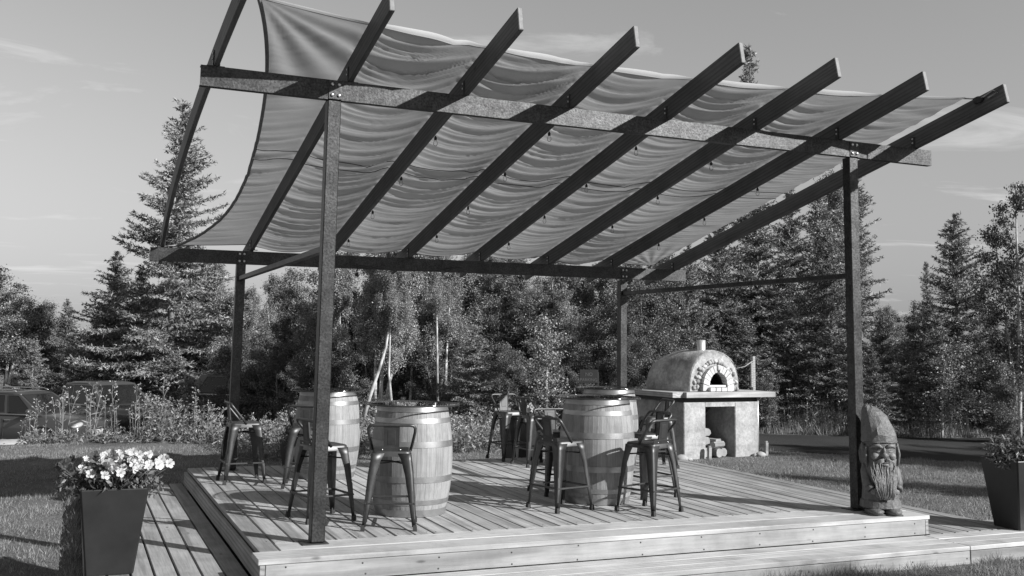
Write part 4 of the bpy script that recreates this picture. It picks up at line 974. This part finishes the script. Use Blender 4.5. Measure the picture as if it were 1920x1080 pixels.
LF = {'birch': with_mat(leafy_meshes(201, 6.5, 1.35, .055, .22, 46000, .056, 1, droop=.9), 'birch'),
      'clump': with_mat(leafy_meshes(202, 6.5, 1.3, .07, .36, 60000, .056, 3, .9, .9), 'birch'),
      'dark': with_mat(leafy_meshes(203, 6, 1.6, .06, .12, 46000, .060, 2, .4, .4, 'bark'), 'dark_leaf'),
      'bush': with_mat(leafy_meshes(204, 4, 1.7, .04, .06, 38000, .058, 4, 1.0, .4, 'bark'), 'dark_leaf'),
      'pale': with_mat(leafy_meshes(205, 6, 1.7, .06, .12, 48000, .057, 2, .7, .5), 'birch'),
      'sapling': with_mat(leafy_meshes(206, 3.2, .55, .02, .15, 5000, .055, 1, droop=.6), 'birch'),
      'open': with_mat(leafy_meshes(207, 7, 1.5, .06, .18, 17000, .075, 2, .6, .5, 'birchbark', .22), 'dark_leaf')}
HT = {'hero': 11, 'full': 9, 'slim': 9, 'young': 5, 'scraggy': 10, 'birch': 6.5, 'clump': 6.5, 'dark': 6, 'bush': 4, 'pale': 6, 'sapling': 3.2, 'open': 7}
LAB = {'hero': ('spruce_tree', 'tall ragged spruce with bare lower trunk rising above the parked cars'),
       'full': ('spruce_tree', 'broad dense dark spruce in the wood edge'),
       'slim': ('spruce_tree', 'narrow spire-topped spruce standing above the wood'),
       'young': ('spruce_tree', 'low young spruce with boughs to the ground at the wood edge'),
       'scraggy': ('spruce_tree', 'thin ragged spruce with sparse drooping boughs'),
       'birch': ('birch_tree', 'slender birch with white trunk and small bright leaves'),
       'clump': ('birch_tree', 'birch clump with several leaning white trunks'),
       'dark': ('leafy_tree', 'dark leafed broad tree in the wood behind the deck'),
       'bush': ('leafy_shrub', 'rounded dark leafy shrub at the foot of the wood'),
       'pale': ('leafy_tree', 'pale leafed bushy tree in the wood'),
       'sapling': ('birch_sapling', 'small thin birch sapling at the wood edge'),
       'open': ('leafy_tree', 'open leafy tree with gaps and dark leaves beside the driveway')}
SHORT = {'hero': 'tall ragged spruce', 'full': 'broad dense dark spruce', 'slim': 'narrow spire-topped spruce', 'young': 'low young spruce with boughs to the ground', 'scraggy': 'thin ragged spruce', 'birch': 'slender white-trunked birch', 'clump': 'birch clump with several white trunks', 'dark': 'dark leafy tree', 'bush': 'rounded leafy shrub', 'pale': 'pale leafed bushy tree', 'sapling': 'thin birch sapling', 'open': 'open crowned leafy tree'}
tr_rng = random.Random(31)
def tree(kind, px, top, D, wide=1.0, label=None, xy=None, hgt=None):
    tm, cm, lm = SP.get(kind) or LF[kind]
    if xy is None:
        v = at(px, 700, D); x, y = v.x, v.y; zg = tz(x, y); ht = at(px, top, D).z-zg
    else: x, y = xy; zg = tz(x, y); ht = hgt
    s = ht/HT[kind]; nm, lab = LAB[kind]
    t = thing(nm, label or lab, 'tree' if kind != 'bush' else 'shrub', (x, y, zg-.03), tr_rng.uniform(0, 6.28), lab+' group' if False else None)
    if not label:
        reg = [' beyond the parked cars', ' behind the left rear post', ' behind the two left barrels', ' between the barrels and the oven', ' behind the pizza oven', ' across the driveway'][sum(px > q for q in (430, 620, 960, 1230, 1570))]
        if D > 41: reg = ' deep in the wood' + reg
        t['label'] = SHORT[kind]+reg
        t['group'] = {'full': 'dense spruces in the wood', 'slim': 'spire spruces', 'young': 'young spruces', 'scraggy': 'ragged spruces', 'birch': 'birches in the wood', 'clump': 'birch clumps', 'dark': 'dark leafy trees', 'bush': 'shrubs under the trees', 'pale': 'pale leafy trees', 'sapling': 'birch saplings', 'open': 'open leafy trees', 'hero': 'tall spruces'}[kind]+reg
    t.scale = (s*wide, s*wide, s)
    link('trunk', tm, None, t); stuff(link('crown', cm, None, t))
    if lm: stuff(link('branches', lm, None, t))
    return t
# left background
tree('hero', 316, 172, 34, 1.0, 'tall ragged spruce with bare lower trunk rising above the parked cars')
for a in [('pale', -60, 500, 38, 1.3), ('pale', 10, 515, 36, 1.2), ('dark', 70, 575, 37, 1.2), ('full', 118, 560, 41, 1), ('pale', 150, 590, 36, 1.1), ('full', 205, 470, 37, 1.25),
          ('young', 60, 640, 33, 1.1), ('young', 150, 640, 34, 1.1), ('full', 255, 500, 36, 1.2), ('young', 235, 650, 33.5, 1.3), ('young', 330, 660, 33, 1.4), ('full', 395, 490, 36.5, 1.25), ('birch', 360, 540, 40, 1.1),
          ('birch', 470, 545, 36, .9), ('scraggy', 450, 560, 38, 1), ('young', 410, 655, 32, 1.2), ('young', 500, 640, 30, 1.1), ('birch', 500, 520, 38, 1), ('dark', 545, 505, 27, 1.0), ('dark', 600, 470, 26, 1.0), ('scraggy', 535, 540, 33, .9),
          ('bush', 560, 690, 24, 1), ('young', 470, 690, 27, 1), ('bush', 380, 720, 26, 1.0), ('bush', 620, 640, 24, 1.1),
          # centre
          ('clump', 712, 452, 21.5, 1.0), ('birch', 655, 470, 25, 1.1), ('birch', 770, 455, 24, 1.1), ('clump', 830, 460, 24, 1.0), ('birch', 905, 470, 28, 1.2), ('pale', 660, 550, 26, 1.1), ('pale', 760, 580, 25.5, 1.1),
          ('young', 888, 618, 20.5, 1.25), ('birch', 945, 478, 31, 1.2), ('pale', 985, 490, 33, 1.2), ('dark', 1000, 520, 26, 1.0), ('sapling', 1027, 590, 20, 1.1), ('birch', 1045, 480, 32, 1.1), ('full', 1085, 497, 31, .8), ('pale', 1120, 505, 29, 1.0),
          ('dark', 1090, 590, 23, 1.0), ('bush', 960, 690, 21, 1.0), ('bush', 1060, 690, 20.5, 1.0), ('bush', 830, 720, 21, .8), ('bush', 760, 745, 21, .6), ('birch', 1160, 485, 29, 1.0), ('dark', 1205, 495, 22, 1.0), ('dark', 1250, 470, 23, .9), ('birch', 1230, 480, 28, 1.0),
          ('bush', 1165, 700, 20, 1.0), ('dark', 1180, 610, 21, .9), ('bush', 1215, 640, 19.5, .9),
          ('bush', 640, 690, 24.5, 1), ('bush', 700, 690, 26, 1.1), ('bush', 790, 690, 25, 1), ('bush', 880, 700, 23.5, 1.1), ('bush', 930, 650, 23, 1), ('bush', 1000, 650, 22.5, 1), ('bush', 1110, 650, 21.5, 1), ('pale', 860, 500, 27, 1.2), ('pale', 740, 480, 29, 1.3), ('pale', 1060, 520, 27, 1.1), ('dark', 930, 560, 26, 1), ('bush', 450, 660, 27, 1.2), ('bush', 520, 650, 26, 1.2),
          ('pale', 610, 520, 25, 1.1), ('birch', 640, 505, 24, 1.2), ('birch', 690, 470, 25, 1.3), ('pale', 760, 520, 25.5, 1.2), ('birch', 800, 480, 26, 1.3), ('pale', 850, 540, 25, 1.2), ('birch', 880, 490, 27, 1.3), ('pale', 930, 500, 28, 1.2), ('birch', 975, 505, 27, 1.3), ('pale', 1030, 530, 25.5, 1.1), ('birch', 1075, 505, 27, 1.2), ('birch', 1120, 500, 26, 1.2), ('pale', 1160, 530, 25, 1.1), ('birch', 1190, 490, 26, 1.2), ('bush', 690, 640, 24, 1.0), ('bush', 820, 640, 24, 1.0), ('bush', 1040, 640, 23.5, 1.0), ('birch', 440, 555, 34, 1.2), ('pale', 520, 570, 31, 1.2),
          # right spruces
          ('slim', 1412, 66, 38, .62), ('full', 1290, 455, 25, .9), ('full', 1350, 385, 26.5, .9), ('full', 1422, 320, 27, .95), ('full', 1490, 345, 27.5, .95), ('full', 1540, 350, 28.5, .95), ('young', 1400, 600, 22, 1.3), ('young', 1480, 560, 22.5, 1.3), ('young', 1330, 620, 22, 1.2), ('scraggy', 1612, 315, 27, .95), ('full', 1555, 430, 26, .8), ('slim', 1604, 168, 44, .5),
          ('birch', 1572, 330, 30, .75), ('young', 1560, 600, 22, 1.3), ('young', 1655, 590, 23, 1.0), ('pale', 1690, 580, 30, 1.0), ('dark', 1715, 565, 28, .9), ('slim', 1742, 488, 34, .6), ('full', 1798, 397, 24, 1.05), ('young', 1748, 560, 23.5, 1.0), ('young', 1842, 555, 24, .8), ('young', 1640, 660, 20.8, 1.0), ('young', 1700, 640, 21.5, 1.2), ('sapling', 1762, 645, 20.8, 1.3), ('sapling', 1812, 640, 21, 1.5),
          ('full', 1862, 585, 26, .9), ('young', 1840, 640, 22.5, 1.2), ('young', 1900, 610, 21.5, 1.2), ('open', 1912, 338, 20.5, .9), ('open', 1975, 380, 21, 1.0), ('young', 1760, 620, 23, 1.3), ('full', 2010, 430, 26, .9), ('dark', 1975, 560, 22, .9), ('bush', 1880, 690, 20, .8), ('bush', 1440, 700, 21.5, .7)]:
    tree(*a)
def trunk_birch(pxs, D, r0_, ctop, lab):
    P = [at(a_, b_, D+d_) for a_, b_, d_ in pxs]; x, y = P[0].x, P[0].y; zg = tz(x, y); t = thing('birch_tree', lab, 'tree', (x, y, zg-.02))
    loc_ = [Vector((0, 0, 0))]+[q-Vector((x, y, zg-.02)) for q in P[1:]]
    part('trunk', MB().tube(loc_, [r0_*(1-.6*k/(len(loc_)-1)) for k in range(len(loc_))], 8), M['birchbark'], t)
    q = loc_[-1]; hh_ = at(pxs[-1][0], ctop, D).z-zg; sc_2 = max(.35, (hh_-q.z*.75)/6.5/.8)
    stuff(link('crown', LF['birch'][1], None, t, loc=(q.x, q.y, q.z*.75-1.4*sc_2), scale=sc_2))
trunk_birch([(676, 800, 0), (693, 745, 0), (712, 690, .1), (724, 650, .2), (733, 590, .4)], 20.6, .046, 455, 'birch with a strongly leaning white trunk behind the left barrels')
trunk_birch([(714, 800, 0), (716, 740, 0), (717, 690, .05), (724, 640, .1), (728, 560, .1)], 20.9, .030, 470, 'birch with a thin straight white trunk beside the leaning birch')
trunk_birch([(731, 800, 0), (734, 755, 0), (729, 700, .05), (731, 640, .1), (735, 560, .1)], 20.8, .036, 450, 'birch with a crooked white trunk beside the leaning birch')
trunk_birch([(822, 800, 0), (820, 700, 0), (819, 600, 0), (818, 540, 0)], 22.5, .034, 450, 'tall straight white birch behind the barrel by the front post')
trunk_birch([(918, 800, 0), (917, 700, 0), (916, 600, 0), (915, 540, 0)], 27.5, .04, 470, 'pale thin birch trunk rising behind the low dark spruce')
for k in range(34):                                     # deeper rows that close the wood
    px = -120+k*64; D = tr_rng.uniform(42, 56); kd = tr_rng.choice(['full', 'dark', 'pale', 'birch', 'full'])
    top = (575 if px < 160 else 560 if px < 640 else 530 if px < 1250 else 500 if px < 1600 else 590)+tr_rng.uniform(-15, 30)
    tree(kd, px, top, D, tr_rng.uniform(1.0, 1.4))
# trees outside the view to the right, whose shade crosses the driveway and lawn
OFF = {(16.6, -6.2): 'shorter spruce on the lawn side of the driveway out past the right planter', (16.4, -1.0): 'leafy tree at the near driveway edge out past the right planter', (19.0, -2.4): 'taller spruce near the driveway out past the right planter', (21.8, -3.8): 'tall pale leafed tree out along the driveway', (12.8, -10.8): 'lone leafy tree on the front lawn facing the deck step'}
for kd, xy, hh_, wd_ in (('full', (16.6, -6.2), 7.6, 1.0), ('dark', (16.4, -1.0), 5.9, 1.2), ('full', (19.0, -2.4), 7.4, 1.1), ('pale', (21.8, -3.8), 7.2, 1.2), ('dark', (12.8, -10.8), 7.2, 1.0)):
    tree(kd, 0, 0, 0, wd_, OFF[xy], xy, hh_)

# ---------------------------------------------------------------- weeds and wild plants
def weed_meshes(seed, h=1.1):
    r_ = np.random.default_rng(seed); st = MB(); parts = []; fl = []
    for s_ in range(int(r_.integers(1, 4))):
        lx_, ly_ = r_.uniform(-.16, .16, 2); hs = h*r_.uniform(.75, 1.05); b0 = r_.uniform(-.08, .08, 2)
        P = np.array([(b0[0]+lx_*u*u, b0[1]+ly_*u*u, hs*u) for u in np.linspace(0, 1, 7)])
        st.tube([tuple(q) for q in P], [.006, .006, .0055, .005, .0045, .004, .003], 5, False)
        for k in range(9):
            f = r_.uniform(.05, .8); pc = np.array([np.interp(f*hs, P[:, 2], P[:, j]) for j in range(3)]); az = r_.uniform(0, 6.28)
            d = np.array([[math.cos(az), math.sin(az), r_.uniform(.2, 1.3)]]); parts.append(leaves_at(pc[None], np.array([.13*(1-.6*f)+.03]), r_, .16, 0, d))
        for k in range(int(r_.integers(4, 8))):
            az = r_.uniform(0, 6.28); f = r_.uniform(.78, 1); pc = np.array([np.interp(f*hs, P[:, 2], P[:, j]) for j in range(3)]); e = pc+np.array([math.cos(az)*.07, math.sin(az)*.07, r_.uniform(.02, .09)])
            st.tube([tuple(pc), tuple(e)], .0025, 4, False); fl.append(leaf_cloud(9, e, (.02, .02, .014), .02, r_, aspect=.8))
    sm = st.mesh('stems'); sm.materials.append(M['weed']); V, F = join(parts); lm = tri_mesh('leaves', V, F); lm.materials.append(M['weed'])
    V, F = join(fl); fm = tri_mesh('flower_heads', V, F); fm.materials.append(M['weedflower']); return sm, lm, fm
WM = [weed_meshes(300+k) for k in range(6)]
wr = random.Random(12)
def weed(x, y, s):
    t = thing('tall_weed', 'tall flowering weed stalk in the row before the parked cars', 'weed', (x, y, tz(x, y)-.01), wr.uniform(0, 6.28), 'tall weeds before the cars'); t.scale = (s, s, s*wr.uniform(.95, 1.1))
    for nm, me_ in zip(('stems', 'leaves', 'flower_heads'), WM[wr.randrange(6)]): stuff(link(nm, me_, None, t))
for k in range(30):
    px = wr.choice([50, 70, 80, 95, 110, 125, 140, 152, 168, 185, 200, 210, 245, 255, 265, 280, 292, 305, 318, 330, 345, 360])+wr.uniform(-9, 9)
    D = wr.uniform(17.2, 19.2); v = at(px, 800, D); weed(v.x, v.y, wr.uniform(.5, 1.15)*(1 if 60 < px < 340 else .75))
def stuff_obj(name, V, F, mat, label, cat):
    o = link(name, tri_mesh(name, V, F), M[mat]); stuff(o); o['label'] = label; o['category'] = cat; return o
def herb_patch(pts, hmin, hmax, r_, lf=.07, per=9, flowers=.25):
    Vs, fl = [], []
    n = len(pts); z0 = terrain(pts[:, 0], pts[:, 1]); hh = r_.uniform(hmin, hmax, n)
    top = np.stack([pts[:, 0]+r_.normal(size=n)*.06, pts[:, 1]+r_.normal(size=n)*.06, z0+hh], -1); base = np.stack([pts[:, 0], pts[:, 1], z0-.02], -1)
    Vs.append(slivers(base, unit(top-base), np.linalg.norm(top-base, axis=1), np.full(n, .012), r_))
    rep = np.repeat(np.arange(n), per); f = r_.random(len(rep)); c = base[rep]+(top-base)[rep]*f[:, None]
    az = r_.uniform(0, 6.28, len(rep)); d = np.stack([np.cos(az), np.sin(az), r_.uniform(-.2, 1.1, len(rep))], -1)
    Vs.append(leaves_at(c, lf*(1.25-.6*f), r_, .34, 0, d))
    sel = top[r_.random(n) < flowers]
    if len(sel): 
        rp_ = np.repeat(sel, 7, 0); fl.append(leaves_at(rp_+r_.normal(size=rp_.shape)*.014, np.full(len(rp_), .022), r_, .8))
    return join(Vs), (join(fl) if fl else None)
r_ = np.random.default_rng(77)
def scatter(n, x0, x1, y0, y1): return np.stack([r_.uniform(x0, x1, n), r_.uniform(y0, y1, n)], -1)
def keep(p_):
    x, y = p_[:, 0], p_[:, 1]
    ok = ~((x > -1.1) & (x < 7.0) & (y > -.56) & (y < 5.75)) & ~on_road(x, y) & ~((x > 7.5) & (x < 9.6) & (y > 6.7) & (y < 8.7)) & ~((x > 5.7) & (x < 9.4) & (y > -.56) & (y < -.0)) & ~((x > 6.9) & (x < 7.3) & (y > -.1) & (y < .43))
    return p_[ok]
def px_pts(n, xa, xb, Da, Db):
    px = r_.uniform(xa, xb, n); D = r_.uniform(Da, Db, n); v = np.array([at(a_, 800, b_) for a_, b_ in zip(px, D)]); return v[:, :2]
a = px_pts(260, 40, 430, 16.8, 17.9); b = px_pts(500, 330, 640, 18.5, 24)
P1 = herb_patch(np.concatenate([a, b]), .08, .25, r_, .085, 9, .12); P2 = herb_patch(px_pts(120, 275, 420, 17.0, 18.6), .35, .75, r_, .10, 14, .3)
(V, F), fl = join([P1[0], P2[0]]), join([P1[1], P2[1]])
stuff_obj('wild_plants', V, F, 'weed', 'leafy wild plants growing thick under the tall weeds', 'wild plants')
if fl: stuff_obj('wild_flowers', *fl, 'weedflower', 'small pale blossoms scattered over the wild plants by the cars', 'wild flowers')
a = keep(np.concatenate([scatter(1500, 1.0, 8.2, 8.3, 11.0), scatter(1200, 2.0, 10.2, 11.0, 14.5)])); 
(V, F), fl = herb_patch(a, .15, .5, r_, .09, 9, .3)
stuff_obj('wild_plants', V, F, 'weed', 'wild flowering plants growing behind the rear deck edge', 'wild plants')
if fl: stuff_obj('wild_flowers', *fl, 'weedflower', 'small pale blossoms scattered behind the rear deck edge', 'wild flowers')
# tall grass along the far edge of the driveway
s = r_.random(60000); q = r_.random(60000)**1.3*2.6; bx = np.interp(s, np.linspace(0, 1, len(B)), B[:, 0]); by = np.interp(s, np.linspace(0, 1, len(B)), B[:, 1])
pts = np.stack([bx+.32*q+r_.normal(size=60000)*.05, by+.95*q+.12+.08*np.sin(s*90)], -1); z0 = terrain(pts[:, 0], pts[:, 1])
hh = (.25+.55*r_.random(60000))*np.clip(.45+q*.6, 0, 1)*(.75+.4*np.sin(s*55)*np.sin(s*23+1)); d = unit(np.stack([r_.normal(size=60000)*.28, r_.normal(size=60000)*.28, np.ones(60000)], -1))
V, F = slivers(np.concatenate([pts, z0[:, None]], 1), d, hh, np.full(60000, .011), r_)
stuff_obj('roadside_grass', V, F, 'tallgrass', 'tall seeding grass along the far side of the driveway', 'grass')
(V, F), fl = herb_patch(pts[r_.integers(0, 60000, 1300)]+.1, .4, .85, r_, .06, 8, .7)
stuff_obj('roadside_weeds', V, F, 'weed', 'mixed weeds standing in the roadside grass', 'weeds')
if fl: stuff_obj('roadside_flowers', *fl, 'weedflower', 'pale flower heads in the roadside grass', 'wild flowers')
# lawn blades
lawn_n = smooth_noise(901, 3.2, 3.2, 10); lawn_m = smooth_noise(902, 9, 9, 10)
def blades(p_, h0, h1, wdt):
    q_ = lawn_n(p_[:, 0], p_[:, 1])*.6+lawn_m(p_[:, 0], p_[:, 1])*.6; p_ = p_[r_.random(len(p_)) < np.clip(.72+.45*q_, .25, 1)]
    n = len(p_); z0 = terrain(p_[:, 0], p_[:, 1]); d = unit(np.stack([r_.normal(size=n)*.5, r_.normal(size=n)*.5, np.ones(n)], -1))
    return slivers(np.concatenate([p_, (z0-.004)[:, None]], 1), d, r_.uniform(h0, h1, n)*np.clip(1+.4*lawn_m(p_[:, 0], p_[:, 1]), .5, 1.7), np.full(n, wdt), r_)
regs = [keep(scatter(150000, -7, -1.0, -.5, 11.5)), keep(scatter(70000, -1.2, 7.5, 5.2, 10.5)), keep(scatter(150000, 6.9, 14, -2.5, 8.5)), keep(scatter(70000, 1.5, 9.5, -2.2, -.53))]
tl_ = [np.stack([-1.085-np.abs(r_.normal(size=1500))*.05, r_.uniform(-.5, 5.3, 1500)], -1), np.stack([r_.uniform(1.2, 9, 4200), -.535-np.abs(r_.normal(size=4200))*.06], -1), np.stack([6.97+np.abs(r_.normal(size=2200))*.05, r_.uniform(.1, 5.4, 2200)], -1), np.stack([r_.uniform(-1, 7, 1500), 5.78+np.abs(r_.normal(size=1500))*.05], -1)]
cl_ = np.concatenate([scatter(130, -6, -1.3, .5, 11), scatter(150, 7.2, 13, -2, 7.5), scatter(60, -1, 7, 6, 10)]); cl_ = keep(np.repeat(cl_, 26, 0)+r_.normal(size=(len(cl_)*26, 2))*.05)
V, F = join([blades(np.concatenate(tl_), .04, .12, .006), blades(cl_, .03, .085, .006), blades(regs[0], .02, .055, .006), blades(regs[1], .02, .06, .007), blades(regs[2], .02, .055, .007), blades(regs[3], .025, .075, .0055)])
stuff_obj('lawn_grass', V, F, 'grass', 'short mown grass of the lawn around the deck', 'grass')
x_, y_ = ground_at(15, 17.6)
tag(part('boulder', MB().ell((0, 0, .0), (.42, .35, .10), None, 14, 8, .12, 4), M['rock'], None, loc=(x_, y_, tz(x_, y_)), rot=(0, 0, .3)), 'flat pale boulder in the lawn before the parked car', 'boulder')
